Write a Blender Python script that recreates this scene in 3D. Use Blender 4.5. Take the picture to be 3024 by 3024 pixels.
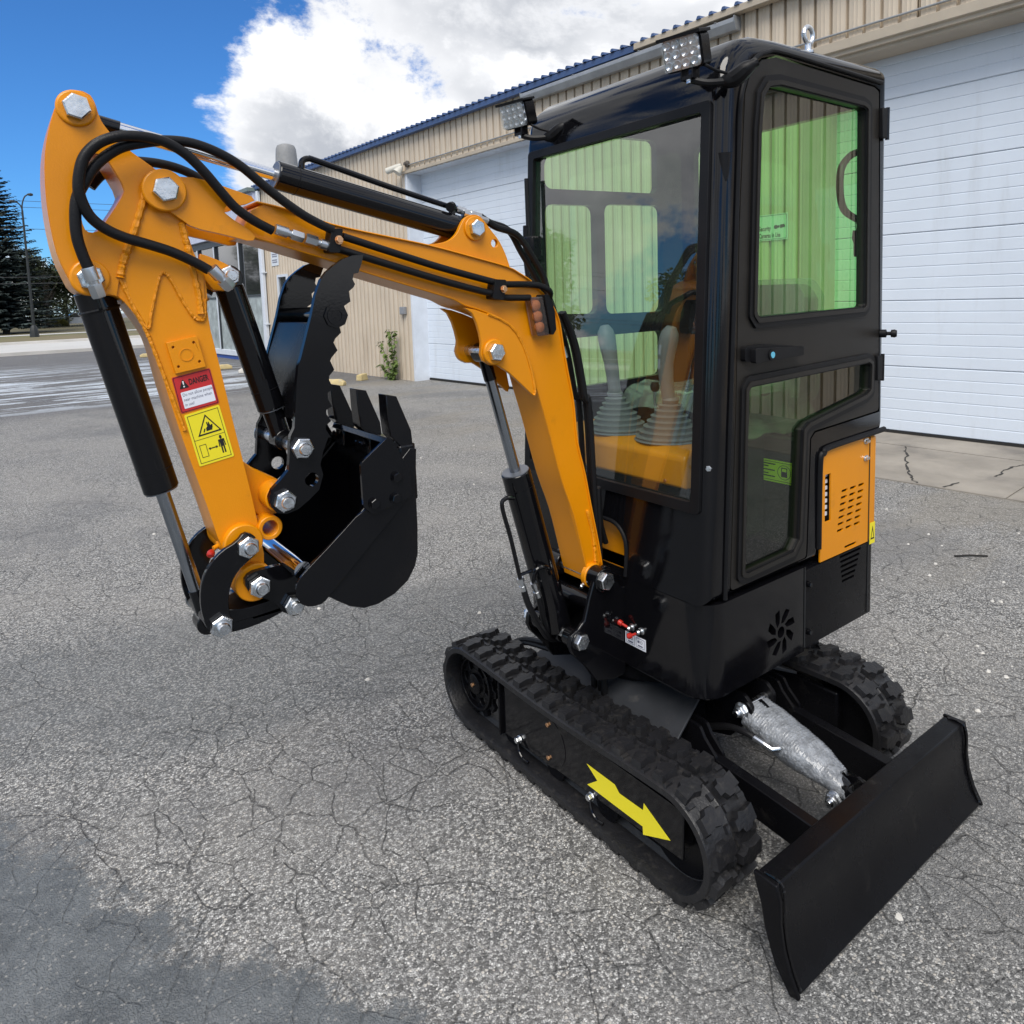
import bpy, bmesh, math, random
from mathutils import Vector, Matrix, noise
from mathutils.geometry import tessellate_polygon

for o in list(bpy.data.objects):
    bpy.data.objects.remove(o, do_unlink=True)
scene = bpy.context.scene
COL = scene.collection
R = math.radians
random.seed(11)

# ------------------------------------------------------------------ camera
cam_data = bpy.data.cameras.new('camera')
cam = bpy.data.objects.new('camera', cam_data)
COL.objects.link(cam)
cam_data.sensor_width = 36.0
cam_data.lens = 25.233
cam_data.shift_x = 0.006376
cam_data.shift_y = -0.13544
cam_data.clip_start = 0.05
cam_data.clip_end = 3000
cam.matrix_world = Matrix([[-0.804999, -0.090504, 0.586332, 1.713], [0.592258, -0.064721, 0.803145, 1.55], [-0.03474, 0.993791, 0.105702, 1.49], [0.0, 0.0, 0.0, 1.0]])
scene.camera = cam

# ------------------------------------------------------------------ sky, sun, exposure
SUN_EL, SUN_AZ = 52.0, 48.0        # azimuth measured from +X towards +Y
world = bpy.data.worlds.new('World')
scene.world = world
world.use_nodes = True
wn, wl = world.node_tree.nodes, world.node_tree.links
wn.clear()


def nd(tree, kind, **kw):
    n = tree.nodes.new(kind)
    for k, v in kw.items():
        if k == 'inp':
            for a, b in v.items():
                n.inputs[a].default_value = b
        else:
            setattr(n, k, v)
    return n


def build_sky():
    t = world.node_tree
    out = nd(t, 'ShaderNodeOutputWorld')
    bg = nd(t, 'ShaderNodeBackground', inp={'Strength': 0.065})
    sky = nd(t, 'ShaderNodeTexSky', sky_type='NISHITA')
    sky.sun_disc = False
    sky.sun_elevation = R(SUN_EL)
    sky.sun_rotation = R(90 - SUN_AZ)
    sky.air_density = 1.0
    sky.dust_density = 0.3
    sky.ozone_density = 2.2
    tc = nd(t, 'ShaderNodeTexCoord')
    sep = nd(t, 'ShaderNodeSeparateXYZ')
    wl.new(tc.outputs['Generated'], sep.inputs[0])

    def math_(op, a, b=None, c=None, clamp=False):
        n = nd(t, 'ShaderNodeMath', operation=op)
        n.use_clamp = clamp
        for i, v in enumerate((a, b, c)):
            if v is None:
                continue
            if isinstance(v, (int, float)):
                n.inputs[i].default_value = v
            else:
                wl.new(v, n.inputs[i])
        return n.outputs[0]
    # cumulus: noise on the viewing direction, squeezed vertically
    def fbm(scale, detail, rough, offs=(0, 0, 0), dist=0.0):
        mp = nd(t, 'ShaderNodeMapping', inp={'Location': offs, 'Rotation': (0, 0, CLOUD_ROT), 'Scale': (1, 1, 1.5)})
        wl.new(tc.outputs['Generated'], mp.inputs[0])
        n = nd(t, 'ShaderNodeTexNoise', inp={'Scale': scale, 'Detail': detail, 'Roughness': rough, 'Distortion': dist})
        wl.new(mp.outputs[0], n.inputs['Vector'])
        return n.outputs['Fac']
    SO = CLOUD_OFFSET
    big = fbm(2.6, 8.0, 0.66, SO, 0.25)
    above = fbm(2.6, 4.0, 0.55, (SO[0], SO[1], SO[2] + 0.09), 0.15)
    # one broad clear sector of the sky, as in the photograph
    dirn = nd(t, 'ShaderNodeVectorMath', operation='DOT_PRODUCT')
    wl.new(tc.outputs['Generated'], dirn.inputs[0])
    dirn.inputs[1].default_value = Vector(CLEAR_DIR).normalized()
    clear = nd(t, 'ShaderNodeMapRange', interpolation_type='SMOOTHSTEP')
    for i, v in ((1, CLEAR_R[0]), (2, CLEAR_R[1]), (3, -0.045), (4, 0.22)):
        clear.inputs[i].default_value = v
    wl.new(dirn.outputs['Value'], clear.inputs[0])
    low = nd(t, 'ShaderNodeMapRange', interpolation_type='SMOOTHSTEP')
    for i, v in ((1, 0.06), (2, 0.20), (3, 0.0), (4, 1.0)):
        low.inputs[i].default_value = v
    wl.new(sep.outputs[2], low.inputs[0])
    clr = math_('MULTIPLY', clear.outputs[0], low.outputs[0])
    bankd = nd(t, 'ShaderNodeVectorMath', operation='DOT_PRODUCT')
    wl.new(tc.outputs['Generated'], bankd.inputs[0])
    bankd.inputs[1].default_value = Vector((-0.62, -0.72, 0.26)).normalized()
    bank = nd(t, 'ShaderNodeMapRange', interpolation_type='SMOOTHSTEP')
    for i, v in ((1, 0.86), (2, 0.985), (3, 0.0), (4, 0.10)):
        bank.inputs[i].default_value = v
    wl.new(bankd.outputs['Value'], bank.inputs[0])
    cov = math_('ADD', math_('SUBTRACT', big, clr), bank.outputs[0])
    dens = nd(t, 'ShaderNodeMapRange', interpolation_type='SMOOTHSTEP')
    for i, v in ((1, 0.47), (2, 0.56), (3, 0.0), (4, 1.0)):
        dens.inputs[i].default_value = v
    wl.new(cov, dens.inputs[0])
    lit = math_('SUBTRACT', above, big)
    shr = nd(t, 'ShaderNodeMapRange', interpolation_type='SMOOTHSTEP')
    for i, v in ((1, -0.11), (2, 0.05), (3, 0.0), (4, 1.0)):
        shr.inputs[i].default_value = v
    wl.new(lit, shr.inputs[0])
    thick = nd(t, 'ShaderNodeMapRange', interpolation_type='SMOOTHSTEP')
    for i, v in ((1, 0.50), (2, 0.70), (3, 0.0), (4, 1.0)):
        thick.inputs[i].default_value = v
    wl.new(cov, thick.inputs[0])
    grey = math_('MULTIPLY', shr.outputs[0], math_('ADD', math_('MULTIPLY', thick.outputs[0], 0.70), 0.25))
    cmix = nd(t, 'ShaderNodeMix', data_type='RGBA')
    cmix.inputs['A'].default_value = (7.3, 7.35, 7.5, 1)
    cmix.inputs['B'].default_value = (3.3, 3.5, 3.9, 1)
    wl.new(grey, cmix.inputs['Factor'])
    mix = nd(t, 'ShaderNodeMix', data_type='RGBA')
    wl.new(dens.outputs[0], mix.inputs['Factor'])
    deep = nd(t, 'ShaderNodeMix', data_type='RGBA', blend_type='MULTIPLY')
    deep.inputs['Factor'].default_value = 1.0
    wl.new(sky.outputs[0], deep.inputs['A'])
    deep.inputs['B'].default_value = (0.26, 0.57, 0.93, 1)
    wl.new(deep.outputs['Result'], mix.inputs['A'])
    wl.new(cmix.outputs['Result'], mix.inputs['B'])
    wl.new(mix.outputs['Result'], bg.inputs['Color'])
    wl.new(bg.outputs[0], out.inputs['Surface'])


CLOUD_OFFSET = (5.5, 5.2, 2.1)
CLOUD_ROT = -0.12
CLEAR_DIR = (0.05, -0.93, 0.27)
CLEAR_R = (0.925, 0.975)
build_sky()

sd = bpy.data.lights.new('sun', 'SUN')
sd.energy = 1.5
sd.angle = R(35)
sd.color = (1.0, 0.95, 0.87)
sun = bpy.data.objects.new('sun', sd)
COL.objects.link(sun)
sun.rotation_euler = (R(90 - SUN_EL), 0, R(SUN_AZ + 90))

vs = scene.view_settings
vs.view_transform = 'Standard'
vs.look = 'None'
vs.exposure = 1.25
vs.gamma = 1.0
vs.use_curve_mapping = False

# ------------------------------------------------------------------ measured outlines (metres)
T = {
    'stick': [(1.571, 1.842), (1.564, 1.861), (1.555, 1.872), (1.539, 1.879), (1.525, 1.879), (1.513, 1.873), (1.507, 1.86), (1.504, 1.843), (1.499, 1.827), (1.485, 1.807), (1.468, 1.79), (1.45, 1.776), (1.428, 1.76), (1.403, 1.741), (1.385, 1.731), (1.38, 1.713), (1.383, 1.67), (1.374, 1.648), (1.366, 1.619), (1.361, 1.597), (1.346, 1.559), (1.341, 1.525), (1.345, 1.469), (1.329, 1.375), (1.309, 1.243), (1.297, 1.173), (1.279, 1.059), (1.265, 0.938), (1.288, 0.927), (1.312, 0.933), (1.333, 0.968), (1.355, 1.008), (1.37, 1.078), (1.387, 1.146), (1.404, 1.214), (1.421, 1.289), (1.434, 1.354), (1.446, 1.426), (1.46, 1.459), (1.476, 1.485), (1.488, 1.504), (1.5, 1.515), (1.515, 1.519), (1.534, 1.517), (1.555, 1.52), (1.569, 1.532), (1.576, 1.551), (1.588, 1.585), (1.594, 1.628), (1.597, 1.674), (1.596, 1.727), (1.591, 1.773), (1.581, 1.813)],
    'stick_hole': [(1.544, 1.759), (1.506, 1.774), (1.493, 1.755), (1.472, 1.711), (1.479, 1.694), (1.519, 1.635), (1.534, 1.63), (1.544, 1.638), (1.547, 1.67), (1.545, 1.711)],
    'fin_weld': [(1.494, 1.55), (1.479, 1.507), (1.455, 1.455), (1.446, 1.484), (1.434, 1.527), (1.425, 1.554), (1.417, 1.558), (1.407, 1.547), (1.388, 1.504), (1.371, 1.473), (1.359, 1.465), (1.351, 1.472), (1.347, 1.506)],
    'weldA': [(1.433, 1.727), (1.442, 1.695), (1.461, 1.641), (1.475, 1.606), (1.486, 1.578), (1.493, 1.55)],
    'weldB': [(1.38, 1.655), (1.373, 1.611), (1.366, 1.567), (1.359, 1.514), (1.357, 1.478)],
    'weldC': [(1.488, 1.55), (1.476, 1.499), (1.457, 1.448), (1.449, 1.422), (1.431, 1.354), (1.404, 1.252)],
    'ear_thumb': [(1.355, 1.599), (1.323, 1.588), (1.294, 1.574), (1.28, 1.563), (1.276, 1.547), (1.282, 1.532), (1.298, 1.52), (1.337, 1.525)],
    'plate4': [(1.425, 1.425), (1.369, 1.435), (1.357, 1.374), (1.413, 1.365)],
    'plate4h': [(1.414, 1.416), (1.376, 1.423), (1.368, 1.385), (1.407, 1.378), (1.391, 1.4)],
    'danger': [(1.42, 1.357), (1.348, 1.37), (1.335, 1.298), (1.408, 1.285)],
    'warn': [(1.403, 1.281), (1.336, 1.295), (1.314, 1.186), (1.382, 1.175)],
    'rib': [(1.29, 1.167), (1.27, 1.148), (1.217, 1.113), (1.23, 1.077), (1.225, 1.04), (1.265, 1.042), (1.273, 1.052)],
    'P_tip': (1.539, 1.846),
    'P_piv': (1.409, 1.71),
    'P_bc_top': (1.542, 1.55),
    'P_tc_top': (1.297, 1.551),
    'P_pinA': (1.312, 1.005),
    'P_pinB': (1.295, 0.917),
    'P_pinC': (1.375, 0.857),
    'P_pinD': (1.226, 0.858),
    'P_th1': (1.19, 1.191),
    'P_th2': (1.234, 1.087),
    'P_thh': (1.172, 1.12),
    'P_arm_foot': (0.693, 1.662),
    'P_bm_top': (0.664, 1.352),
    'P_bm_foot': (0.336, 0.675),
    'P_cy_foot': (0.432, 0.523),
    'P_tubeend': (1.253, 1.022),
    'boom_top': [(1.233, 1.702), (1.167, 1.689), (1.074, 1.662), (0.963, 1.642), (0.832, 1.62), (0.717, 1.595), (0.604, 1.569), (0.566, 1.553), (0.53, 1.534), (0.521, 1.525), (0.489, 1.5), (0.46, 1.47), (0.441, 1.443), (0.429, 1.412), (0.42, 1.358), (0.407, 1.289), (0.391, 1.215), (0.384, 1.169), (0.375, 1.074), (0.35, 0.981), (0.329, 0.88), (0.303, 0.764), (0.29, 0.69)],
    'boom_bot': [(0.345, 0.652), (0.371, 0.758), (0.4, 0.866), (0.442, 0.979), (0.478, 1.106), (0.501, 1.184), (0.52, 1.243), (0.538, 1.304), (0.559, 1.351), (0.584, 1.391), (0.614, 1.422), (0.652, 1.442), (0.697, 1.459), (0.74, 1.472), (0.773, 1.488), (0.817, 1.501), (1.01, 1.557), (1.08, 1.58), (1.243, 1.627), (1.273, 1.628)],
    'fork': [(1.435, 1.708), (1.432, 1.722), (1.423, 1.733), (1.408, 1.739), (1.39, 1.738), (1.345, 1.738), (1.289, 1.722), (1.233, 1.704), (1.265, 1.689), (1.293, 1.69), (1.302, 1.682), (1.301, 1.671), (1.242, 1.633), (1.251, 1.617), (1.299, 1.63), (1.363, 1.643), (1.385, 1.66), (1.411, 1.679), (1.427, 1.687)],
    'ear_arm': [(0.829, 1.621), (0.789, 1.625), (0.762, 1.634), (0.743, 1.65), (0.73, 1.674), (0.72, 1.687), (0.703, 1.696), (0.684, 1.697), (0.668, 1.69), (0.642, 1.66), (0.619, 1.637), (0.6, 1.605), (0.586, 1.569)],
    'ear_hole': [(0.632, 1.627)],
    'gusset': [(0.744, 1.467), (0.723, 1.453), (0.71, 1.429), (0.702, 1.404), (0.697, 1.38), (0.701, 1.349), (0.694, 1.331), (0.674, 1.319), (0.651, 1.317), (0.616, 1.295), (0.578, 1.262), (0.546, 1.233), (0.537, 1.226), (0.532, 1.241), (0.543, 1.298), (0.56, 1.348), (0.581, 1.388), (0.607, 1.416), (0.638, 1.434), (0.675, 1.449), (0.712, 1.461)],
    'thumb_tube': [(1.097, 1.463)],
    'thumb_box': [(1.155, 1.45), (1.178, 1.379), (1.192, 1.318)],
    'bk_cutter': [(1.099, 1.153), (1.096, 1.159), (1.029, 1.207), (0.985, 1.121), (0.981, 1.066), (1.077, 1.043), (1.098, 1.064)],
    'bk_bolts': [(1.019, 1.115), (1.024, 1.069), (1.074, 1.068)],
    'tooth': [(1.023, 1.29), (0.999, 1.285), (0.983, 1.246), (0.967, 1.206), (0.964, 1.161), (0.96, 1.108), (0.996, 1.172), (1.018, 1.205)],
    'clink': [(1.332, 1.018), (1.316, 1.035), (1.297, 1.026), (1.289, 1.006), (1.292, 0.985), (1.312, 0.973), (1.333, 0.958), (1.347, 0.938), (1.355, 0.912), (1.357, 0.884), (1.353, 0.859), (1.364, 0.836), (1.383, 0.836), (1.397, 0.848), (1.407, 0.883), (1.409, 0.919), (1.403, 0.957), (1.387, 0.984), (1.363, 1.006)],
    'door': [(0.156, 0.68), (0.13, 1.182), (0.115, 1.66), (0.092, 1.985), (0.068, 2.044), (0.019, 2.081), (-0.046, 2.098), (-0.559, 2.093), (-0.594, 2.084), (-0.633, 1.076), (-0.252, 1.06), (-0.231, 1.044), (-0.216, 0.684)],
    'dglass1': [(0.049, 1.424), (0.031, 1.896), (0.019, 1.984), (-0.006, 2.013), (-0.057, 2.023), (-0.487, 2.022), (-0.51, 2.016), (-0.521, 1.426), (-0.508, 1.418), (0.036, 1.41)],
    'dglass2': [(0.101, 0.725), (0.083, 1.219), (0.071, 1.232), (-0.542, 1.246), (-0.561, 1.237), (-0.559, 1.155), (-0.531, 1.143), (-0.209, 1.095), (-0.18, 1.079), (-0.161, 0.757), (-0.132, 0.726), (0.085, 0.719)],
    'dgrab': [(-0.608, 1.913), (-0.533, 1.893), (-0.48, 1.854), (-0.468, 1.806), (-0.476, 1.752), (-0.504, 1.718), (-0.574, 1.697)],
    'arrow': [(0.14, 0.182), (0.249, 0.181), (0.266, 0.165), (0.351, 0.167), (0.354, 0.188), (0.441, 0.14), (0.35, 0.099), (0.349, 0.121), (0.239, 0.12), (0.14, 0.12), (0.182, 0.154)],
    'tscrews': [(-0.028, 0.217), (-0.028, 0.112)],
    'thooks': [(-0.172, 0.099), (0.158, 0.096)],
    'hoseA': [(1.211, 1.641), (1.249, 1.659), (1.284, 1.682), (1.311, 1.711), (1.34, 1.745), (1.369, 1.773), (1.398, 1.79), (1.426, 1.797), (1.458, 1.798), (1.489, 1.793), (1.517, 1.779), (1.537, 1.757), (1.547, 1.73), (1.551, 1.698), (1.545, 1.672), (1.534, 1.652), (1.514, 1.635), (1.485, 1.621), (1.445, 1.609), (1.406, 1.596), (1.37, 1.579), (1.341, 1.562)],
    'hoseB': [(1.081, 1.645), (1.137, 1.67), (1.184, 1.699), (1.225, 1.729), (1.268, 1.763), (1.31, 1.785), (1.355, 1.798), (1.398, 1.799), (1.435, 1.792), (1.473, 1.781), (1.499, 1.765), (1.522, 1.743), (1.539, 1.716), (1.554, 1.686), (1.559, 1.652), (1.559, 1.619), (1.553, 1.589), (1.546, 1.566)],
    'hoseC': [(1.512, 1.73), (1.49, 1.755), (1.45, 1.782), (1.405, 1.786), (1.358, 1.78), (1.318, 1.765), (1.285, 1.743)],
    'strobe': [(0.552, 1.489), (0.508, 1.491), (0.491, 1.378), (0.532, 1.387)],
    'bracket': [(0.325, 0.715), (0.352, 0.7), (0.372, 0.675), (0.39, 0.63), (0.408, 0.575), (0.434, 0.555), (0.462, 0.545), (0.468, 0.515), (0.456, 0.49), (0.407, 0.436), (0.371, 0.384), (0.3, 0.362), (0.25, 0.365), (0.25, 0.62), (0.285, 0.66), (0.3, 0.7)],
    'fit_boom': [(1.205, 1.645), (1.084, 1.61)],
    'fit_bc': [(1.547, 1.568), (1.531, 1.513)],
    'fit_tc': [(1.338, 1.565), (1.301, 1.525)],
    'pipe_up': [(1.057, 1.633), (0.933, 1.598), (0.809, 1.564), (0.648, 1.526), (0.62, 1.522), (0.557, 1.521), (0.508, 1.517), (0.471, 1.501), (0.446, 1.476), (0.434, 1.449)],
    'pipe_lo': [(1.069, 1.606), (0.973, 1.579), (0.832, 1.54), (0.721, 1.512), (0.654, 1.497), (0.626, 1.489), (0.59, 1.487), (0.546, 1.486)],
    'clamp1': [(1.086, 1.647), (1.06, 1.649), (1.07, 1.597), (1.096, 1.598), (1.072, 1.624)],
    'clamp2': [(0.662, 1.535), (0.628, 1.533), (0.638, 1.482), (0.672, 1.487), (0.639, 1.51)],
    'back_hose': [(0.413, 1.442), (0.387, 1.393), (0.366, 1.336), (0.348, 1.251), (0.338, 1.19), (0.318, 1.079), (0.301, 0.986)],
    'bk_side2': [(1.224, 0.958), (1.162, 1.001), (1.098, 1.051), (1.054, 1.09), (1.015, 1.129), (0.975, 1.168), (0.959, 1.165), (0.965, 1.073), (0.965, 0.99), (0.968, 0.928), (0.977, 0.9), (0.996, 0.873), (1.03, 0.852), (1.068, 0.841), (1.104, 0.841), (1.135, 0.854), (1.175, 0.884), (1.211, 0.911)],
    'bk_strip2': [(1.246, 0.938), (1.229, 0.955), (1.163, 1.004), (1.097, 1.057), (1.038, 1.066), (0.98, 1.066), (1.022, 1.029), (1.08, 0.98), (1.135, 0.931), (1.176, 0.896), (1.194, 0.88), (1.214, 0.879), (1.232, 0.884), (1.246, 0.9), (1.251, 0.919)],
    'bk_shell': [(0.959, 1.165), (0.965, 1.073), (0.965, 0.99), (0.968, 0.928), (0.977, 0.9), (0.996, 0.873), (1.03, 0.852), (1.068, 0.841), (1.104, 0.841), (1.135, 0.854), (1.175, 0.884), (1.202, 0.921), (1.221, 0.95)],
    'bk_ear': [(1.324, 0.931), (1.31, 0.947), (1.278, 0.948), (1.244, 0.948), (1.219, 0.924), (1.195, 0.896), (1.199, 0.841), (1.221, 0.826), (1.245, 0.842), (1.267, 0.874), (1.29, 0.889), (1.313, 0.903)],
    'tooth2': [(1.023, 1.291), (0.998, 1.285), (0.987, 1.257), (0.967, 1.206), (0.964, 1.161), (0.963, 1.125), (0.984, 1.129), (0.986, 1.165), (1.018, 1.202), (1.022, 1.248)],
    'thumb2': [(1.211, 1.219), (1.202, 1.234), (1.197, 1.274), (1.191, 1.325), (1.185, 1.363), (1.178, 1.379), (1.163, 1.425), (1.15, 1.465), (1.139, 1.506), (1.125, 1.539), (1.112, 1.555), (1.094, 1.569), (1.074, 1.582), (1.051, 1.59), (1.025, 1.592), (1.029, 1.576), (1.039, 1.553), (1.05, 1.551), (1.053, 1.539), (1.048, 1.529), (1.052, 1.522), (1.063, 1.514), (1.061, 1.492), (1.076, 1.483), (1.079, 1.474), (1.075, 1.462), (1.078, 1.452), (1.09, 1.445), (1.087, 1.426), (1.101, 1.414), (1.105, 1.406), (1.097, 1.389), (1.111, 1.375), (1.115, 1.368), (1.107, 1.348), (1.119, 1.336), (1.12, 1.327), (1.111, 1.307), (1.125, 1.3), (1.125, 1.287), (1.117, 1.27), (1.13, 1.264), (1.131, 1.256), (1.121, 1.239), (1.134, 1.23), (1.134, 1.222), (1.124, 1.204), (1.13, 1.204), (1.143, 1.176), (1.151, 1.148), (1.146, 1.126), (1.157, 1.095), (1.179, 1.078), (1.205, 1.062), (1.23, 1.057), (1.25, 1.063), (1.261, 1.078), (1.264, 1.099), (1.257, 1.114), (1.238, 1.13), (1.22, 1.148), (1.216, 1.179), (1.214, 1.204)]}


# ------------------------------------------------------------------ materials
def pbsdf(m):
    return m.node_tree.nodes['Principled BSDF']


MATS = {}


def mat(name, col, rough=0.5, metal=0.0, coat=0.0, bump=0.0, bscale=60.0, var=0.0, vscale=8.0, rvar=0.0, spec=0.5, dirt=None, dscale=5.0, dlo=0.5, dhi=0.75, dmap=None, damt=1.0):
    m = bpy.data.materials.new(name)
    m.use_nodes = True
    t = m.node_tree
    b = pbsdf(m)
    b.inputs['Base Color'].default_value = (*col, 1)
    b.inputs['Roughness'].default_value = rough
    b.inputs['Metallic'].default_value = metal
    b.inputs['Coat Weight'].default_value = coat
    b.inputs['Coat Roughness'].default_value = 0.08
    b.inputs['Specular IOR Level'].default_value = spec
    tc = nd(t, 'ShaderNodeTexCoord')
    src = None
    if var > 0:
        n = nd(t, 'ShaderNodeTexNoise', inp={'Scale': vscale, 'Detail': 6, 'Roughness': 0.6})
        t.links.new(tc.outputs['Object'], n.inputs['Vector'])
        mr = nd(t, 'ShaderNodeMapRange')
        for i, v in ((1, 0.3), (2, 0.7), (3, 1 - var), (4, 1 + var)):
            mr.inputs[i].default_value = v
        t.links.new(n.outputs['Fac'], mr.inputs[0])
        mx = nd(t, 'ShaderNodeMix', data_type='RGBA', blend_type='MULTIPLY')
        mx.inputs['Factor'].default_value = 1.0
        mx.inputs['A'].default_value = (*col, 1)
        t.links.new(mr.outputs[0], mx.inputs['B'])
        src = mx.outputs['Result']
        if rvar > 0:
            r2 = nd(t, 'ShaderNodeMapRange')
            for i, v in ((1, 0.3), (2, 0.7), (3, max(0.02, rough - rvar)), (4, rough + rvar)):
                r2.inputs[i].default_value = v
            t.links.new(n.outputs['Fac'], r2.inputs[0])
            t.links.new(r2.outputs[0], b.inputs['Roughness'])
    if dirt:
        n = nd(t, 'ShaderNodeTexNoise', inp={'Scale': dscale, 'Detail': 8, 'Roughness': 0.65})
        if dmap:
            mpg = nd(t, 'ShaderNodeMapping', inp={'Scale': dmap})
            t.links.new(tc.outputs['Object'], mpg.inputs[0])
            t.links.new(mpg.outputs[0], n.inputs['Vector'])
        else:
            t.links.new(tc.outputs['Object'], n.inputs['Vector'])
        mr = nd(t, 'ShaderNodeMapRange', interpolation_type='SMOOTHSTEP')
        for i, v in ((1, dlo), (2, dhi), (3, 0.0), (4, damt)):
            mr.inputs[i].default_value = v
        t.links.new(n.outputs['Fac'], mr.inputs[0])
        mx = nd(t, 'ShaderNodeMix', data_type='RGBA')
        t.links.new(mr.outputs[0], mx.inputs['Factor'])
        if src:
            t.links.new(src, mx.inputs['A'])
        else:
            mx.inputs['A'].default_value = (*col, 1)
        mx.inputs['B'].default_value = (*dirt, 1)
        src = mx.outputs['Result']
    if src:
        t.links.new(src, b.inputs['Base Color'])
    if bump > 0:
        n = nd(t, 'ShaderNodeTexNoise', inp={'Scale': bscale, 'Detail': 4, 'Roughness': 0.55})
        t.links.new(tc.outputs['Object'], n.inputs['Vector'])
        bp = nd(t, 'ShaderNodeBump', inp={'Strength': bump, 'Distance': 0.01})
        t.links.new(n.outputs['Fac'], bp.inputs['Height'])
        t.links.new(bp.outputs[0], b.inputs['Normal'])
    MATS[name] = m
    return m


def glass_mat(name, tint, refl=1.0, rough=0.0, haze=0.0, fk=1.9):
    m = bpy.data.materials.new(name)
    m.use_nodes = True
    t = m.node_tree
    t.nodes.clear()
    out = nd(t, 'ShaderNodeOutputMaterial')
    tr = nd(t, 'ShaderNodeBsdfTransparent', inp={'Color': (*tint, 1)})
    gl = nd(t, 'ShaderNodeBsdfGlossy', inp={'Roughness': rough, 'Color': (refl, refl, refl, 1)})
    fr = nd(t, 'ShaderNodeFresnel', inp={'IOR': 1.52})
    k = nd(t, 'ShaderNodeMath', operation='MULTIPLY', inp={1: fk})
    k.use_clamp = True
    t.links.new(fr.outputs[0], k.inputs[0])
    mx = nd(t, 'ShaderNodeMixShader')
    ge = nd(t, 'ShaderNodeNewGeometry')
    inv = nd(t, 'ShaderNodeMath', operation='SUBTRACT', inp={0: 1.0})
    t.links.new(ge.outputs['Backfacing'], inv.inputs[1])
    kk = nd(t, 'ShaderNodeMath', operation='MULTIPLY')
    t.links.new(k.outputs[0], kk.inputs[0]); t.links.new(inv.outputs[0], kk.inputs[1])
    t.links.new(kk.outputs[0], mx.inputs[0])
    t.links.new(tr.outputs[0], mx.inputs[1])
    t.links.new(gl.outputs[0], mx.inputs[2])
    last = mx.outputs[0]
    if haze > 0:
        df = nd(t, 'ShaderNodeBsdfDiffuse', inp={'Color': (0.5, 0.52, 0.5, 1)})
        m2 = nd(t, 'ShaderNodeMixShader')
        n = nd(t, 'ShaderNodeTexNoise', inp={'Scale': 7.0, 'Detail': 6})
        tc = nd(t, 'ShaderNodeTexCoord')
        t.links.new(tc.outputs['Object'], n.inputs['Vector'])
        mm = nd(t, 'ShaderNodeMath', operation='MULTIPLY', inp={1: haze})
        t.links.new(n.outputs['Fac'], mm.inputs[0])
        t.links.new(mm.outputs[0], m2.inputs[0])
        t.links.new(last, m2.inputs[1])
        t.links.new(df.outputs[0], m2.inputs[2])
        last = m2.outputs[0]
    t.links.new(last, out.inputs['Surface'])
    MATS[name] = m
    return m


ORANGE = mat('orange_paint', (0.70, 0.250, 0.001), 0.34, coat=0.12, spec=0.36, bump=0.07, bscale=330, var=0.06, vscale=2.5, rvar=0.06, dirt=(0.26, 0.115, 0.018), dscale=13, dlo=0.58, dhi=0.85, damt=0.45)
WELD = mat('orange_weld', (0.70, 0.250, 0.002), 0.4, bump=0.5, bscale=90)
BLACK = mat('black_gloss_paint', (0.0035, 0.0035, 0.0045), 0.08, coat=0.0, spec=0.40, bump=0.012, bscale=150, var=0.1, rvar=0.05, dirt=(0.03, 0.028, 0.026), dscale=14, dlo=0.62, dhi=0.9, damt=0.5)
BLACKM = mat('black_satin_paint', (0.004, 0.004, 0.005), 0.26, spec=0.16, bump=0.05, bscale=240, var=0.15, rvar=0.08, dirt=(0.045, 0.042, 0.038), dscale=11, dlo=0.58, dhi=0.85, damt=0.45)
DOORB = mat('textured_door_paint', (0.016, 0.0145, 0.013), 0.38, spec=0.26, bump=0.05, bscale=260, var=0.1, dirt=(0.05, 0.046, 0.04), dscale=6, dlo=0.55, dhi=0.9, damt=0.4)
RUBBER = mat('black_rubber', (0.007, 0.007, 0.008), 0.45, spec=0.2, var=0.2, vscale=12)
HOSE = mat('hose_rubber', (0.008, 0.008, 0.009), 0.42, spec=0.22, bump=0.12, bscale=260)
TRACK = mat('track_rubber', (0.011, 0.011, 0.0125), 0.42, spec=0.42, bump=0.2, bscale=120, var=0.3, dirt=(0.06, 0.055, 0.049), dscale=38, dlo=0.50, dhi=0.82, damt=0.6)
ZINC = mat('zinc_plated_steel', (0.72, 0.74, 0.76), 0.28, metal=1.0, bump=0.12, bscale=60, var=0.25, vscale=40, rvar=0.12)
CHROME = mat('chrome', (0.80, 0.82, 0.85), 0.10, metal=1.0)
ROD = mat('dull_rod_steel', (0.36, 0.38, 0.41), 0.24, metal=1.0, var=0.1)
STEEL = mat('fitting_steel', (0.62, 0.64, 0.66), 0.3, metal=1.0)
BRASS = mat('brass_screw', (0.75, 0.42, 0.22), 0.3, metal=1.0)
GREYRUB = mat('grey_rubber', (0.16, 0.17, 0.18), 0.55, bump=0.05)
DARKIN = mat('dark_interior', (0.012, 0.013, 0.014), 0.7)
SEATM = mat('black_vinyl', (0.018, 0.018, 0.02), 0.45, bump=0.1, bscale=30)
RED = mat('red_cap', (0.42, 0.02, 0.012), 0.35)
YELLOW = mat('yellow_sticker', (0.80, 0.68, 0.02), 0.4)
REDST = mat('red_sticker', (0.50, 0.022, 0.025), 0.4)
WHITEST = mat('white_sticker', (0.72, 0.74, 0.80), 0.4)
INK = mat('black_print', (0.008, 0.008, 0.008), 0.5)
INKG = mat('grey_print', (0.10, 0.10, 0.16), 0.5)
WHITEP = mat('white_print', (0.75, 0.75, 0.75), 0.5)
LIME = mat('yellow_green_sticker', (0.80, 0.92, 0.04), 0.45)
BLUEST = mat('blue_sticker', (0.12, 0.45, 0.62), 0.4)
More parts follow.
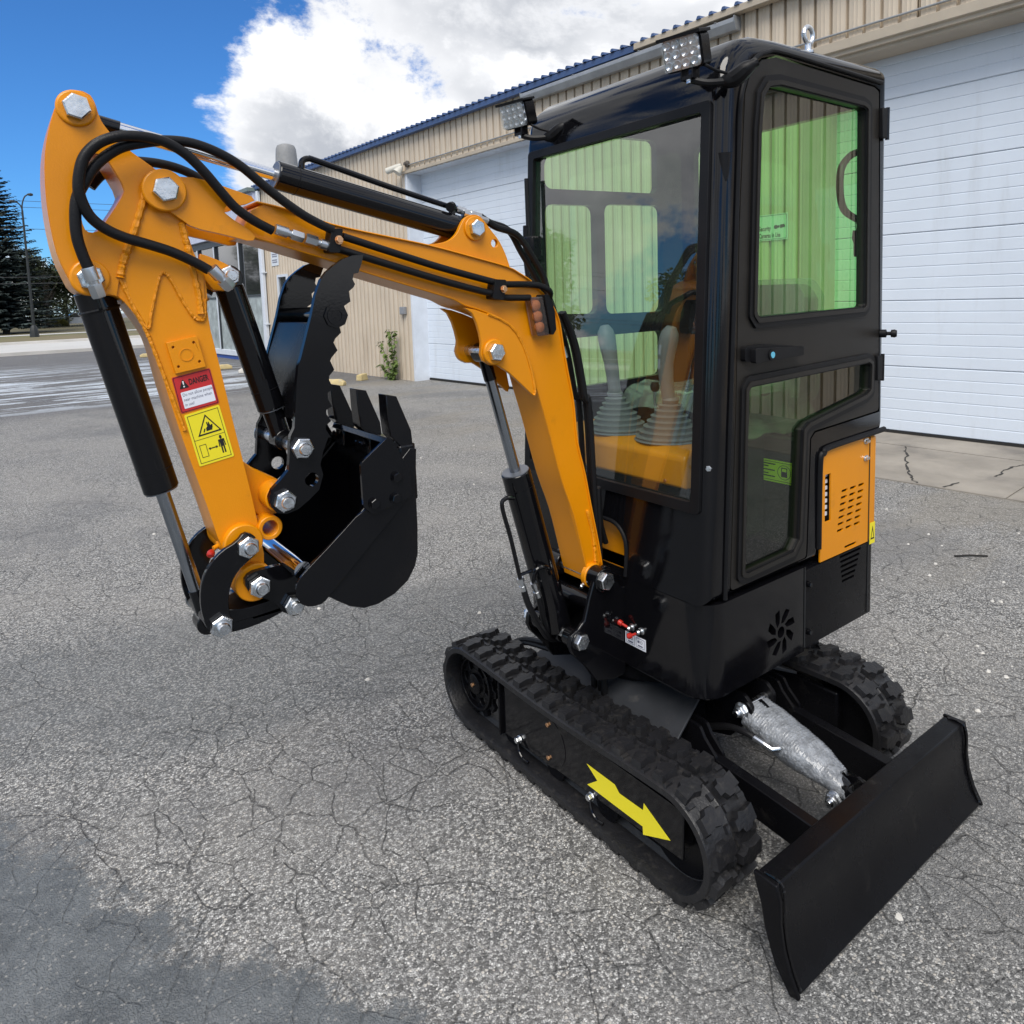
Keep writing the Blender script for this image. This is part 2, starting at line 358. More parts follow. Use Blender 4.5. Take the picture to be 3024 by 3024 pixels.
AMBER = mat('amber_lens', (0.80, 0.45, 0.22), 0.2, coat=1.0, bump=0.2, bscale=120)
GLASS_F = glass_mat('windshield_glass', (0.90, 0.95, 0.92), haze=0.02, fk=2.5)
GLASS_G = glass_mat('green_tinted_glass', (0.75, 0.96, 0.72), haze=0.02)
GLASS_D = glass_mat('dark_green_glass', (0.66, 0.80, 0.62), haze=0.01, fk=1.3)
LENS = glass_mat('clear_lens', (0.95, 0.96, 0.97), haze=0.35)
REFL = mat('lamp_reflector', (0.70, 0.72, 0.75), 0.28, metal=1.0)
PLASTIC = glass_mat('clear_plastic_sheet', (0.86, 0.90, 0.88), rough=0.15, haze=0.5)


# ------------------------------------------------------------------ geometry helpers
def link(o, parent=None):
    COL.objects.link(o)
    if parent is not None:
        o.parent = parent
    return o


def tag(o, label=None, category=None, group=None, kind=None):
    if label:
        o['label'] = label
    if category:
        o['category'] = category
    if group:
        o['group'] = group
    if kind:
        o['kind'] = kind
    return o


def empty(name, loc=(0, 0, 0), parent=None):
    o = bpy.data.objects.new(name, None)
    o.empty_display_size = 0.1
    o.location = loc
    return link(o, parent)


def rnd(poly, r, n=4):
    """round every corner of a 2D polygon by radius r (scalar or list)"""
    out = []
    m = len(poly)
    for i in range(m):
        p0, p1, p2 = Vector(poly[i - 1]), Vector(poly[i]), Vector(poly[(i + 1) % m])
        ri = r[i] if isinstance(r, (list, tuple)) else r
        a, b = (p0 - p1), (p2 - p1)
        la, lb = a.length, b.length
        if ri <= 1e-6 or la < 1e-6 or lb < 1e-6:
            out.append(tuple(p1)); continue
        a.normalize(); b.normalize()
        ang = a.angle(b)
        if ang > 3.05 or ang < 0.05:
            out.append(tuple(p1)); continue
        d = min(ri / math.tan(ang / 2), la * 0.48, lb * 0.48)
        rr = d * math.tan(ang / 2)
        c = p1 + (a + b).normalized() * (rr / math.sin(ang / 2))
        s, e = p1 + a * d - c, p1 + b * d - c
        a0 = math.atan2(s.y, s.x); a1 = math.atan2(e.y, e.x)
        da = (a1 - a0 + math.pi) % (2 * math.pi) - math.pi
        for k in range(n + 1):
            q = a0 + da * k / n
            out.append((c.x + rr * math.cos(q), c.y + rr * math.sin(q)))
    return out


def circ(c, r, n=24, a0=0.0):
    return [(c[0] + r * math.cos(a0 + 2 * math.pi * i / n), c[1] + r * math.sin(a0 + 2 * math.pi * i / n)) for i in range(n)]


def smooth2(pts, it=1, closed=True):
    """Chaikin corner cutting"""
    for _ in range(it):
        o = []
        n = len(pts)
        rng = range(n) if closed else range(n - 1)
        if not closed:
            o.append(tuple(pts[0]))
        for i in rng:
            a, b = Vector(pts[i]), Vector(pts[(i + 1) % n])
            o += [tuple(a * .75 + b * .25), tuple(a * .25 + b * .75)]
        if not closed:
            o.append(tuple(pts[-1]))
        pts = o
    return pts


def spline(pts, n=6):
    """Catmull-Rom through 3D points"""
    P = [Vector(p) for p in pts]
    out = []
    for i in range(len(P) - 1):
        p0 = P[max(i - 1, 0)]; p1 = P[i]; p2 = P[i + 1]; p3 = P[min(i + 2, len(P) - 1)]
        for k in range(n):
            t = k / n
            out.append(0.5 * ((2 * p1) + (-p0 + p2) * t + (2 * p0 - 5 * p1 + 4 * p2 - p3) * t * t + (-p0 + 3 * p1 - 3 * p2 + p3) * t ** 3))
    out.append(P[-1])
    return out


class G:
    """collects geometry, then links it as one mesh object"""
    def __init__(self, xf=None):
        self.v, self.f, self.xf = [], [], xf

    def add(self, vs, fs):
        o = len(self.v)
        self.v += [tuple(p) for p in vs]
        self.f += [tuple(i + o for i in f) for f in fs]
        return self

    def box(self, x0, x1, y0, y1, z0, z1):
        v = [(x, y, z) for z in (z0, z1) for y in (y0, y1) for x in (x0, x1)]
        return self.add(v, [(0, 2, 3, 1), (4, 5, 7, 6), (0, 1, 5, 4), (2, 6, 7, 3), (0, 4, 6, 2), (1, 3, 7, 5)])

    def obox(self, c, ex, ey, ez, hx, hy, hz):
        c, ex, ey, ez = Vector(c), Vector(ex).normalized(), Vector(ey).normalized(), Vector(ez).normalized()
        v = [c + ex * hx * a + ey * hy * b + ez * hz * d for d in (-1, 1) for b in (-1, 1) for a in (-1, 1)]
        return self.add(v, [(0, 2, 3, 1), (4, 5, 7, 6), (0, 1, 5, 4), (2, 6, 7, 3), (0, 4, 6, 2), (1, 3, 7, 5)])

    def prism(self, poly, axis, a, b, holes=(), map3=None):
        loops = [list(poly)] + [list(h) for h in holes]
        def m(p, t):
            if map3:
                return map3(p[0], p[1], t)
            if axis == 'Y':
                return (p[0], t, p[1])
            if axis == 'X':
                return (t, p[0], p[1])
            return (p[0], p[1], t)
        flat = [p for l in loops for p in l]
        n = len(flat)
        tris = tessellate_polygon([[Vector((p[0], p[1], 0)) for p in l] for l in loops])
        v = [m(p, a) for p in flat] + [m(p, b) for p in flat]
        f = [tuple(t) for t in tris] + [tuple(i + n for i in reversed(t)) for t in tris]
        o = 0
        for l in loops:
            k = len(l)
            for i in range(k):
                j = (i + 1) % k
                f.append((o + i, o + j, o + j + n, o + i + n))
            o += k
        return self.add(v, f)

    def frame(self, p0, p1):
        d = (Vector(p1) - Vector(p0)).normalized()
        a = Vector((0, 0, 1)) if abs(d.z) < 0.9 else Vector((1, 0, 0))
        u = d.cross(a).normalized()
        return d, u, d.cross(u).normalized()

    def cyl(self, p0, p1, r, r1=None, n=24, hole=0.0):
        r1 = r if r1 is None else r1
        d, u, w = self.frame(p0, p1)
        p0, p1 = Vector(p0), Vector(p1)
        ring = lambda c, q: [c + (u * math.cos(2 * math.pi * i / n) + w * math.sin(2 * math.pi * i / n)) * q for i in range(n)]
        if hole:
            v = ring(p0, r) + ring(p1, r1) + ring(p0, hole) + ring(p1, hole)
            f = []
            for i in range(n):
                j = (i + 1) % n
                f += [(i, j, j + n, i + n), (i + 2 * n, i + 3 * n, j + 3 * n, j + 2 * n), (i, i + 2 * n, j + 2 * n, j), (i + n, j + n, j + 3 * n, i + 3 * n)]
            return self.add(v, f)
        v = ring(p0, r) + ring(p1, r1)
        f = [(i, (i + 1) % n, (i + 1) % n + n, i + n) for i in range(n)]
        f += [tuple(reversed(range(n))), tuple(range(n, 2 * n))]
        return self.add(v, f)

    def lathe(self, base, axis, prof, n=24):
        """prof: (radius, height) list along axis"""
        d, u, w = self.frame(base, Vector(base) + Vector(axis))
        base = Vector(base)
        v, f = [], []
        for r, h in prof:
            v += [base + d * h + (u * math.cos(2 * math.pi * i / n) + w * math.sin(2 * math.pi * i / n)) * r for i in range(n)]
        m = len(prof)
        for k in range(m - 1):
            for i in range(n):
                j = (i + 1) % n
                f.append((k * n + i, k * n + j, (k + 1) * n + j, (k + 1) * n + i))
        f += [tuple(reversed(range(n))), tuple(range((m - 1) * n, m * n))]
        return self.add(v, f)

    def tube(self, pts, r, n=10, cap=True, rad=None):
        P = [Vector(p) for p in pts]
        m = len(P)
        d0 = (P[1] - P[0]).normalized()
        a = Vector((0, 0, 1)) if abs(d0.z) < 0.9 else Vector((1, 0, 0))
        u = d0.cross(a).normalized()
        v, f = [], []
        for i in range(m):
            d = (P[min(i + 1, m - 1)] - P[max(i - 1, 0)]).normalized()
            u = (u - d * u.dot(d)).normalized()
            w = d.cross(u)
            rr = rad[i] if rad else r
            v += [P[i] + (u * math.cos(2 * math.pi * k / n) + w * math.sin(2 * math.pi * k / n)) * rr for k in range(n)]
        for i in range(m - 1):
            for k in range(n):
                j = (k + 1) % n
                f.append((i * n + k, i * n + j, (i + 1) * n + j, (i + 1) * n + k))
        if cap:
            f += [tuple(reversed(range(n))), tuple(range((m - 1) * n, m * n))]
        return self.add(v, f)

    def bolt(self, c, axis, r=0.019, h=0.014, washer=True, nut=False, rot=0.2):
        """hex head; nut=True adds a protruding threaded end"""
        d, u, w = self.frame(c, Vector(c) + Vector(axis))
        c = Vector(c)
        hexr = lambda o, q: [c + d * o + (u * math.cos(rot + math.pi * i / 3) + w * math.sin(rot + math.pi * i / 3)) * q for i in range(6)]
        h0 = 0.0
        if washer:
            self.cyl(c, c + d * 0.003, r * 1.18, n=24)
            h0 = 0.003
        v = hexr(h0, r) + hexr(h0 + h * 0.86, r) + hexr(h0 + h, r * 0.88)
        f = [(i, (i + 1) % 6, (i + 1) % 6 + 6, i + 6) for i in range(6)]
        f += [(i + 6, (i + 1) % 6 + 6, (i + 1) % 6 + 12, i + 12) for i in range(6)] + [tuple(range(12, 18)), tuple(reversed(range(6)))]
        self.add(v, f)
        if nut:
            self.cyl(c + d * (h0 + h), c + d * (h0 + h + 0.004), r * 0.74, n=20)
            self.lathe(c + d * (h0 + h), d, [(r * 0.56, 0), (r * 0.56, 0.012), (r * 0.46, 0.0155)], n=18)
        return self

    def mesh(self, name):
        me = bpy.data.meshes.new(name)
        v = [self.xf(*p) for p in self.v] if self.xf else self.v
        me.from_pydata(v, [], self.f)
        me.validate()
        bm = bmesh.new(); bm.from_mesh(me)
        bmesh.ops.recalc_face_normals(bm, faces=bm.faces)
        bm.to_mesh(me); bm.free()
        return me

    def obj(self, name, m, parent=None, bevel=0.0, sharp=35, seg=2):
        me = self.mesh(name)
        me.materials.append(m)
        for p in me.polygons:
            p.use_smooth = True
        me.set_sharp_from_angle(angle=R(sharp))
        o = bpy.data.objects.new(name, me)
        link(o, parent)
        if bevel:
            md = o.modifiers.new('bevel', 'BEVEL')
            md.width = bevel; md.segments = seg; md.limit_method = 'ANGLE'; md.angle_limit = R(40)
            md.harden_normals = False
        return o


def clone(o, parent=None, offset=(0, 0, 0)):
    c = o.copy()
    COL.objects.link(c)
    c.parent = parent if parent is not None else o.parent
    c.location = Vector(o.location) + Vector(offset)
    return c


def boolean(o, cutters):
    """cut holes, bake the result, drop the cutters"""
    for c in cutters:
        md = o.modifiers.new('cut', 'BOOLEAN')
        md.operation = 'DIFFERENCE'; md.solver = 'EXACT'; md.object = c
    dg = bpy.context.evaluated_depsgraph_get()
    me = bpy.data.meshes.new_from_object(o.evaluated_get(dg))
    old = o.data
    o.modifiers.clear()
    o.data = me
    bpy.data.meshes.remove(old)
    for c in cutters:
        bpy.data.objects.remove(c, do_unlink=True)
    for p in o.data.polygons:
        p.use_smooth = True
    o.data.set_sharp_from_angle(angle=R(28))
    return o


def text_obj(name, body, size, m, parent, origin, ex, ey, align='LEFT', extrude=0.0, xscale=1.0, spacing=1.0, bold=0.0):
    cu = bpy.data.curves.new(name, 'FONT')
    cu.body = body; cu.size = size; cu.align_x = align; cu.space_line = spacing; cu.offset = bold; cu.resolution_u = 3
    tmp = bpy.data.objects.new(name + '_src', cu)
    COL.objects.link(tmp)
    dg = bpy.context.evaluated_depsgraph_get()
    me = bpy.data.meshes.new_from_object(tmp.evaluated_get(dg))
    bpy.data.objects.remove(tmp, do_unlink=True)
    o0, ex, ey = Vector(origin), Vector(ex).normalized(), Vector(ey).normalized()
    for v in me.vertices:
        v.co = o0 + ex * v.co.x * xscale + ey * v.co.y
    me.materials.clear(); me.materials.append(m)
    o = bpy.data.objects.new(name, me)
    return link(o, parent)


def Yp(pts, y):
    return [(p[0], y, p[1]) for p in pts]


# ================================================================== GROUND
def ground_material():
    m = bpy.data.materials.new('worn_asphalt')
    m.use_nodes = True
    t = m.node_tree
    b = pbsdf(m)
    L = t.links
    tc = nd(t, 'ShaderNodeTexCoord')
    P = tc.outputs['Object']

    def noise_(scale, detail=6, rough=0.6, dist=0.0, stretch=None):
        src = P
        if stretch:
            mp = nd(t, 'ShaderNodeMapping', inp={'Rotation': (0, 0, stretch[2]), 'Scale': (stretch[0], stretch[1], 1)})
            L.new(P, mp.inputs[0]); src = mp.outputs[0]
        n = nd(t, 'ShaderNodeTexNoise', noise_dimensions='2D', inp={'Scale': scale, 'Detail': detail, 'Roughness': rough, 'Distortion': dist})
        L.new(src, n.inputs['Vector'])
        return n.outputs['Fac']

    def ramp(x, a, b_, c=0.0, d=1.0, smooth=True):
        n = nd(t, 'ShaderNodeMapRange', interpolation_type='SMOOTHSTEP' if smooth else 'LINEAR')
        for i, v in ((1, a), (2, b_), (3, c), (4, d)):
            n.inputs[i].default_value = v
        L.new(x, n.inputs[0])
        return n.outputs[0]

    def mixc(fac, a, b_):
        n = nd(t, 'ShaderNodeMix', data_type='RGBA')
        for s, v in (('Factor', fac), ('A', a), ('B', b_)):
            if isinstance(v, tuple):
                n.inputs[s].default_value = (*v, 1)
            elif isinstance(v, (int, float)):
                n.inputs[s].default_value = v
            else:
                L.new(v, n.inputs[s])
        return n.outputs['Result']

    def mth(op, a, b_=None):
        n = nd(t, 'ShaderNodeMath', operation=op)
        for i, v in enumerate((a, b_)):
            if v is None:
                continue
            if isinstance(v, (int, float)):
                n.inputs[i].default_value = v
            else:
                L.new(v, n.inputs[i])
        return n.outputs[0]
    # aggregate: pale stones in a dark binder
    wn_ = nd(t, 'ShaderNodeTexNoise', noise_dimensions='2D', inp={'Scale': 120.0, 'Detail': 2})
    L.new(P, wn_.inputs['Vector'])
    wsc = nd(t, 'ShaderNodeVectorMath', operation='SCALE', inp={'Scale': 0.009})
    L.new(wn_.outputs['Color'], wsc.inputs[0])
    wad = nd(t, 'ShaderNodeVectorMath', operation='ADD')
    L.new(P, wad.inputs[0]); L.new(wsc.outputs[0], wad.inputs[1])
    vor = nd(t, 'ShaderNodeTexVoronoi', voronoi_dimensions='2D', inp={'Scale': 190.0, 'Randomness': 1.0})
    L.new(wad.outputs[0], vor.inputs['Vector'])
    vor2 = nd(t, 'ShaderNodeTexVoronoi', voronoi_dimensions='2D', inp={'Scale': 95.0, 'Randomness': 1.0})
    L.new(P, vor2.inputs['Vector'])
    sepc = nd(t, 'ShaderNodeSeparateColor'); L.new(vor.outputs['Color'], sepc.inputs[0])
    sepc2 = nd(t, 'ShaderNodeSeparateColor'); L.new(vor2.outputs['Color'], sepc2.inputs[0])
    stone = mixc(mth('POWER', sepc.outputs[0], 1.5), (0.085, 0.083, 0.080), (0.85, 0.835, 0.80))
    pit = ramp(vor.outputs['Distance'], 0.25, 0.62)
    grit = noise_(75, 3, 0.7)
    stone = mixc(ramp(grit, 0.30, 0.62, 0.85, 0.0), stone, (0.125, 0.123, 0.119))
    worn = mixc(mth('MULTIPLY', pit, 0.50), stone, (0.078, 0.077, 0.075))
    bright = ramp(sepc2.outputs[1], 0.86, 0.90)
    core = ramp(vor2.outputs['Distance'], 0.42, 0.22)
    worn = mixc(mth('MULTIPLY', mth('MULTIPLY', bright, core), 0.8), worn, (0.62, 0.58, 0.52))
    warm = noise_(1.1, 5, 0.6)
    worn = mixc(ramp(warm, 0.40, 0.66, 0, 0.32), worn, (0.36, 0.342, 0.315))
    worn = mixc(ramp(noise_(0.6, 6, 0.62), 0.52, 0.70, 0, 0.45), worn, (0.13, 0.132, 0.136))
    # old sealcoat: smooth, bluish dark, surviving in patches
    seal_n = noise_(1.7, 8, 0.62, 0.25)
    pos = nd(t, 'ShaderNodeSeparateXYZ'); L.new(P, pos.inputs[0])

    def blob(cx, cy, rx, ry, rot=0.0):
        mp = nd(t, 'ShaderNodeMapping', vector_type='TEXTURE', inp={'Location': (cx, cy, 0), 'Rotation': (0, 0, rot), 'Scale': (rx, ry, 1)})
        L.new(P, mp.inputs[0])
        ln = nd(t, 'ShaderNodeVectorMath', operation='LENGTH')
        sp = nd(t, 'ShaderNodeVectorMath', operation='MULTIPLY'); sp.inputs[1].default_value = (1, 1, 0)
        L.new(mp.outputs[0], sp.inputs[0]); L.new(sp.outputs[0], ln.inputs[0])
        return ramp(ln.outputs['Value'], 1.25, 0.55)
    # the near left corner keeps its sealcoat: everything camera-side of a ragged line
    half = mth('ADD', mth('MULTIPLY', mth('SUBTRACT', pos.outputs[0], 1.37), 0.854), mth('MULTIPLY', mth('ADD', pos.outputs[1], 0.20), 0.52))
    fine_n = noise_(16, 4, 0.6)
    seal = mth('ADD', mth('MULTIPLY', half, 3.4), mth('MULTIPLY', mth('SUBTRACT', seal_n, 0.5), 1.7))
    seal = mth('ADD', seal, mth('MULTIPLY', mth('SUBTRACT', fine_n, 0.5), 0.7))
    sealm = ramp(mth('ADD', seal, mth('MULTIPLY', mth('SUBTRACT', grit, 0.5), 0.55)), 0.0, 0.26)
    # broad bands of older sealcoat across the lot, and a darker area round the blade
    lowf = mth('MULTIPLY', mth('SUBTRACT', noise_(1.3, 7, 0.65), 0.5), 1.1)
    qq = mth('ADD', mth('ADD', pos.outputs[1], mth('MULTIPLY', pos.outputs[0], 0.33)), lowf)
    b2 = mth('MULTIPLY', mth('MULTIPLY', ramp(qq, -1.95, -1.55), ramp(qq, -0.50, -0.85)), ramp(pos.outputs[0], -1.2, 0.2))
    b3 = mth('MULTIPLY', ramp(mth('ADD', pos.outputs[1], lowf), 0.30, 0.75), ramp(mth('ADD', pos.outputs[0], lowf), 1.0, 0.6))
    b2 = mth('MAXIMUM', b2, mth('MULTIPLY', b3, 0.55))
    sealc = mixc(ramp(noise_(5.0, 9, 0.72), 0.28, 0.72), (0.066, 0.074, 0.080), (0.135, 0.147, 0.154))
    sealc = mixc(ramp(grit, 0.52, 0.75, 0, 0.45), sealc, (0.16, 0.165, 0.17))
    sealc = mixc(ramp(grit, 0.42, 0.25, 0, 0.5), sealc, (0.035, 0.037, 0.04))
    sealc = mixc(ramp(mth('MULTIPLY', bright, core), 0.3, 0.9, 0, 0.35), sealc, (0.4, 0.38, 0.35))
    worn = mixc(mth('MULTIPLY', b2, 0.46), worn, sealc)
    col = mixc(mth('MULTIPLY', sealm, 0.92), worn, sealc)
    # long pale bluish streaks across the lot, far to the left
    streak = noise_(2.2, 8, 0.7, 0.3, (0.13, 1.15, 0.12))
    far = mth('MULTIPLY', ramp(pos.outputs[1], -10.8, -12.0), ramp(pos.outputs[1], -24.0, -19.0))
    nearx = ramp(pos.outputs[0], -4.2, -2.0)
    st = mth('MULTIPLY', mth('MULTIPLY', ramp(streak, 0.50, 0.56), far), nearx)
    farbase = mth('MULTIPLY', mth('MULTIPLY', ramp(pos.outputs[1], -10.0, -11.5), 0.65), 1.0)
    col = mixc(farbase, col, (0.10, 0.10, 0.106))
    col = mixc(mth('MULTIPLY', st, 0.95), col, (0.62, 0.68, 0.75))
    # tan dust lying in front of the building
    dust = noise_(0.7, 6, 0.6, 0.3, (0.5, 1.4, 0.2))
    dm = mth('MULTIPLY', ramp(dust, 0.50, 0.62), mth('MULTIPLY', ramp(pos.outputs[0], -1.2, -3.5), ramp(pos.outputs[1], -12.5, -10.5)))
    col = mixc(mth('MULTIPLY', dm, 0.45), col, (0.28, 0.25, 0.20))
    # alligator cracks
    wv = nd(t, 'ShaderNodeTexNoise', noise_dimensions='2D', inp={'Scale': 3.0, 'Detail': 4})
    L.new(P, wv.inputs['Vector'])
    off = nd(t, 'ShaderNodeVectorMath', operation='SCALE', inp={'Scale': 0.16})
    L.new(wv.outputs['Color'], off.inputs[0])
    addv = nd(t, 'ShaderNodeVectorMath', operation='ADD')
    L.new(P, addv.inputs[0]); L.new(off.outputs[0], addv.inputs[1])

    def cracks(scale, w):
        mp = nd(t, 'ShaderNodeMapping', inp={'Rotation': (0, 0, 0.7), 'Scale': (1, 0.7, 1)})
        L.new(addv.outputs[0], mp.inputs[0])
        v = nd(t, 'ShaderNodeTexVoronoi', voronoi_dimensions='2D', feature='DISTANCE_TO_EDGE', inp={'Scale': scale})
        L.new(mp.outputs[0], v.inputs['Vector'])
        return ramp(v.outputs['Distance'], w, w * 0.25)
    cmask = ramp(noise_(0.9, 4, 0.6), 0.30, 0.55, 0.15, 1.0)
    c1 = mth('MULTIPLY', cracks(8.5, 0.030), mth('MULTIPLY', cmask, ramp(fine_n, 0.32, 0.55)))
    c2 = mth('MULTIPLY', cracks(2.6, 0.0062), ramp(noise_(1.3, 4), 0.38, 0.55))
    cr = mth('MAXIMUM', mth('MULTIPLY', c1, 0.58), mth('MULTIPLY', c2, 0.62))
    cr = mth('MULTIPLY', cr, mth('SUBTRACT', 1.0, mth('MULTIPLY', sealm, 0.55)))
    col = mixc(cr, col, (0.015, 0.014, 0.013))
    L.new(col, b.inputs['Base Color'])
    rr = mixc(sealm, (0.72, 0.72, 0.72), (0.52, 0.52, 0.52))
    L.new(rr, b.inputs['Roughness'])
    b.inputs['Specular IOR Level'].default_value = 0.4
    h = mth('SUBTRACT', mth('MULTIPLY', mth('SUBTRACT', 1.0, pit), mth('SUBTRACT', 1.0, mth('MULTIPLY', sealm, 0.6))), mth('MULTIPLY', cr, 2.0))
    h = mth('ADD', h, mth('MULTIPLY', noise_(9, 6, 0.6), 1.1))
    bp = nd(t, 'ShaderNodeBump', inp={'Strength': 0.75, 'Distance': 0.006})
    L.new(h, bp.inputs['Height']); L.new(bp.outputs[0], b.inputs['Normal'])
    return m


def struct(g, name, m, **kw):
    return tag(g.obj(name, m, **kw), kind='structure')


g = G()
NX = 24
g.add([(-400, -400, 0), (400, -400, 0), (400, 400, 0), (-400, 400, 0)], [(0, 1, 2, 3)])
struct(g, 'asphalt_lot', ground_material())

CONC = mat('old_concrete', (0.26, 0.235, 0.20), 0.8, bump=0.25, bscale=60, var=0.22, vscale=2.2, dirt=(0.12, 0.11, 0.10), dscale=1.6, dlo=0.5, dhi=0.8)
CONCP = mat('pale_street_concrete', (0.46, 0.455, 0.44), 0.8, var=0.08, vscale=0.3)
CURBM = mat('kerb_concrete', (0.50, 0.48, 0.45), 0.8, var=0.15, vscale=1.0)
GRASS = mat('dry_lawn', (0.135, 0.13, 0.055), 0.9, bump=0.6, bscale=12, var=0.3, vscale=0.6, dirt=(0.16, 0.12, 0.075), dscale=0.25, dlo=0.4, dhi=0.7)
CRACK = mat('dark_joint', (0.03, 0.028, 0.025), 0.9)

# street, verge, footpath and lawn beyond the lot
struct(G().box(-160, 160, -30.0, -29.6, 0, 0.12), 'kerb_near_side', CURBM)
struct(G().add([(-160, -39.6, .05), (160, -39.6, .05), (160, -30.0, .05), (-160, -30.0, .05)], [(0, 1, 2, 3)]), 'street', CONCP)
struct(G().box(-160, 160, -40.2, -39.6, 0, 0.16), 'kerb_far_side', CURBM)
struct(G().add([(-160, -51.5, .13), (160, -51.5, .13), (160, -40.2, .13), (-160, -40.2, .13)], [(0, 1, 2, 3)]), 'verge', GRASS)
struct(G().add([(-160, -54.0, .15), (160, -54.0, .15), (160, -51.5, .15), (-160, -51.5, .15)], [(0, 1, 2, 3)]), 'footpath', CONCP)
struct(G().add([(-160, -130, .3), (160, -130, .3), (160, -54.0, .13), (-160, -54.0, .13)], [(0, 1, 2, 3)]), 'lawn', mat('brownish_lawn', (0.10, 0.088, 0.045), 0.9, bump=0.6, bscale=8, var=0.3, vscale=0.5))  # lawn past the footpath, browner and darker than the verge

# ================================================================== BUILDING
NBx, NBy = 0.99795547, 0.06391302
CW = -5.35


def B(u, d, z):
    """building frame: u along the wall (away from the camera), d out of the wall, z up"""
    return (NBx * (CW + d) + NBy * u, NBy * (CW + d) - NBx * u, z)


SIDING = mat('beige_siding', (0.56, 0.475, 0.37), 0.55, var=0.07, vscale=1.5, dirt=(0.36, 0.28, 0.20), dscale=2.5, dlo=0.50, dhi=0.85, dmap=(2.2, 2.2, 0.25), damt=0.8, bump=0.03, bscale=30)
TRIMB = mat('beige_trim', (0.42, 0.36, 0.28), 0.5, var=0.1, vscale=3)
BLUET = mat('blue_roof_steel', (0.040, 0.080, 0.19), 0.45, var=0.12, vscale=3)
GALV = mat('galvanised_gutter', (0.32, 0.335, 0.35), 0.42, metal=0.5, var=0.15, vscale=5)
WDOOR = mat('white_sectional_door', (0.64, 0.70, 0.78), 0.5, var=0.04, vscale=1.2, bump=0.04, bscale=40, dirt=(0.36, 0.36, 0.35), dscale=3.0, dlo=0.52, dhi=0.9, dmap=(1.6, 1.6, 0.22), damt=0.5)
WPAINT = mat('white_paint', (0.60, 0.64, 0.70), 0.55, var=0.1, vscale=3)
SEAL = mat('door_seal', (0.015, 0.014, 0.013), 0.7)
BLUEW = mat('blue_base_board', (0.03, 0.09, 0.36), 0.5, var=0.15)
DARKRM = mat('dark_room', (0.05, 0.045, 0.035), 0.9, var=0.4, vscale=1.2)
STONEW = mat('frosted_film', (0.32, 0.36, 0.36), 0.7, var=0.35, vscale=4.0)
PANEG = mat('shop_glass', (0.02, 0.022, 0.024), 0.03, coat=1.0)

bld = empty('metal_warehouse', B(8, 0, 0))
tag(bld, 'long beige metal-sided warehouse with blue roof edge and two white garage doors', 'building')


def bpart(g, name, m, bevel=0.0, parent=None):
    o = g.obj(name, m, bevel=bevel)
    p = parent or bld
    o.parent = p
    o.matrix_parent_inverse = p.matrix_world.inverted()
    return o


bpy.context.view_layer.update()
PITCH = 0.1575


def siding_sheet(u0, u1, z0, z1, d=0.0, name='siding_sheet'):
    """ribbed sheet: flat pans with narrow recessed joints"""
    prof = []
    k0 = math.ceil((u0 - 0.02) / PITCH); k1 = math.floor((u1 + 0.02) / PITCH)
    prof.append((u0, 0.0))
    for k in range(k0, k1 + 1):
        c = k * PITCH
        for du, dd in ((-0.017, 0.0), (-0.013, -0.042), (0.013, -0.042), (0.017, 0.0), (0.055, 0.0), (0.060, 0.003), (0.066, 0.0), (0.092, 0.0), (0.097, 0.003), (0.103, 0.0)):
            if u0 < c + du < u1:
                prof.append((c + du, dd))
    prof.append((u1, 0.0))
    g = G(B)
    v = [(u, d + dd, z) for z in (z0, z1) for u, dd in prof]
    n = len(prof)
    g.add(v, [(i, i + 1, i + 1 + n, i + n) for i in range(n - 1)])
    return bpart(g, name, SIDING)


D1 = (6.33, 9.72)
D2 = (-3.4, 2.12)
HD = 3.74
SHEET = PITCH * 6
u = -6.3
segs = []
while u < 16.5:
    a, b_ = u, min(u + SHEET - 0.004, 16.55)
    segs.append((a, b_)); u += SHEET
for a, b_ in segs:
    for o0, o1 in (D1, D2):
        if a < o1 and b_ > o0:
            if a < o0 - 0.05:
                siding_sheet(a, o0 - 0.001, -0.15, HD)
            if b_ > o1 + 0.24:
                siding_sheet(o1 + (0.20 if o0 < 0 else 0.06), b_, -0.15, HD)
            siding_sheet(a, b_, HD, 4.40)
            break
    else:
        siding_sheet(a, b_, -0.15, 4.40)
# shell behind the sheets: side walls, roof, back
g = G(B); g.box(-6.3, 16.55, -14, -13.9, 0, 4.4); bpart(g, 'back_wall', SIDING)
for uu in (-6.3, 16.5):
    g = G(B); g.box(uu - 0.03, uu + 0.03, -13.9, -0.03, -0.1, 4.42); bpart(g, 'end_wall', SIDING)
g = G(B)
for k in range(int(-6.4 / PITCH), int(16.7 / PITCH) + 1):
    c = k * PITCH
    for du in (0,):
        g.add([(c - 0.030, 0.14, 4.455), (c + 0.030, 0.14, 4.455), (c + 0.013, 0.14, 4.490), (c - 0.013, 0.14, 4.490),
               (c - 0.030, -7, 5.15), (c + 0.030, -7, 5.15), (c + 0.013, -7, 5.185), (c - 0.013, -7, 5.185)],
              [(0, 1, 2, 3), (0, 3, 7, 4), (1, 5, 6, 2), (3, 2, 6, 7)])
rf = bpart(g, 'roof_rib', BLUET)
rf.name = 'roof_ribs'
g = G(B); g.add([(-6.5, 0.12, 4.455), (16.7, 0.12, 4.455), (16.7, -7, 5.15), (-6.5, -7, 5.15)], [(0, 1, 2, 3)]); bpart(g, 'roof', BLUET)
g = G(B); g.add([(-6.5, -14, 4.455), (16.7, -14, 4.455), (16.7, -7, 5.15), (-6.5, -7, 5.15)], [(0, 1, 2, 3)]); bpart(g, 'roof', BLUET)
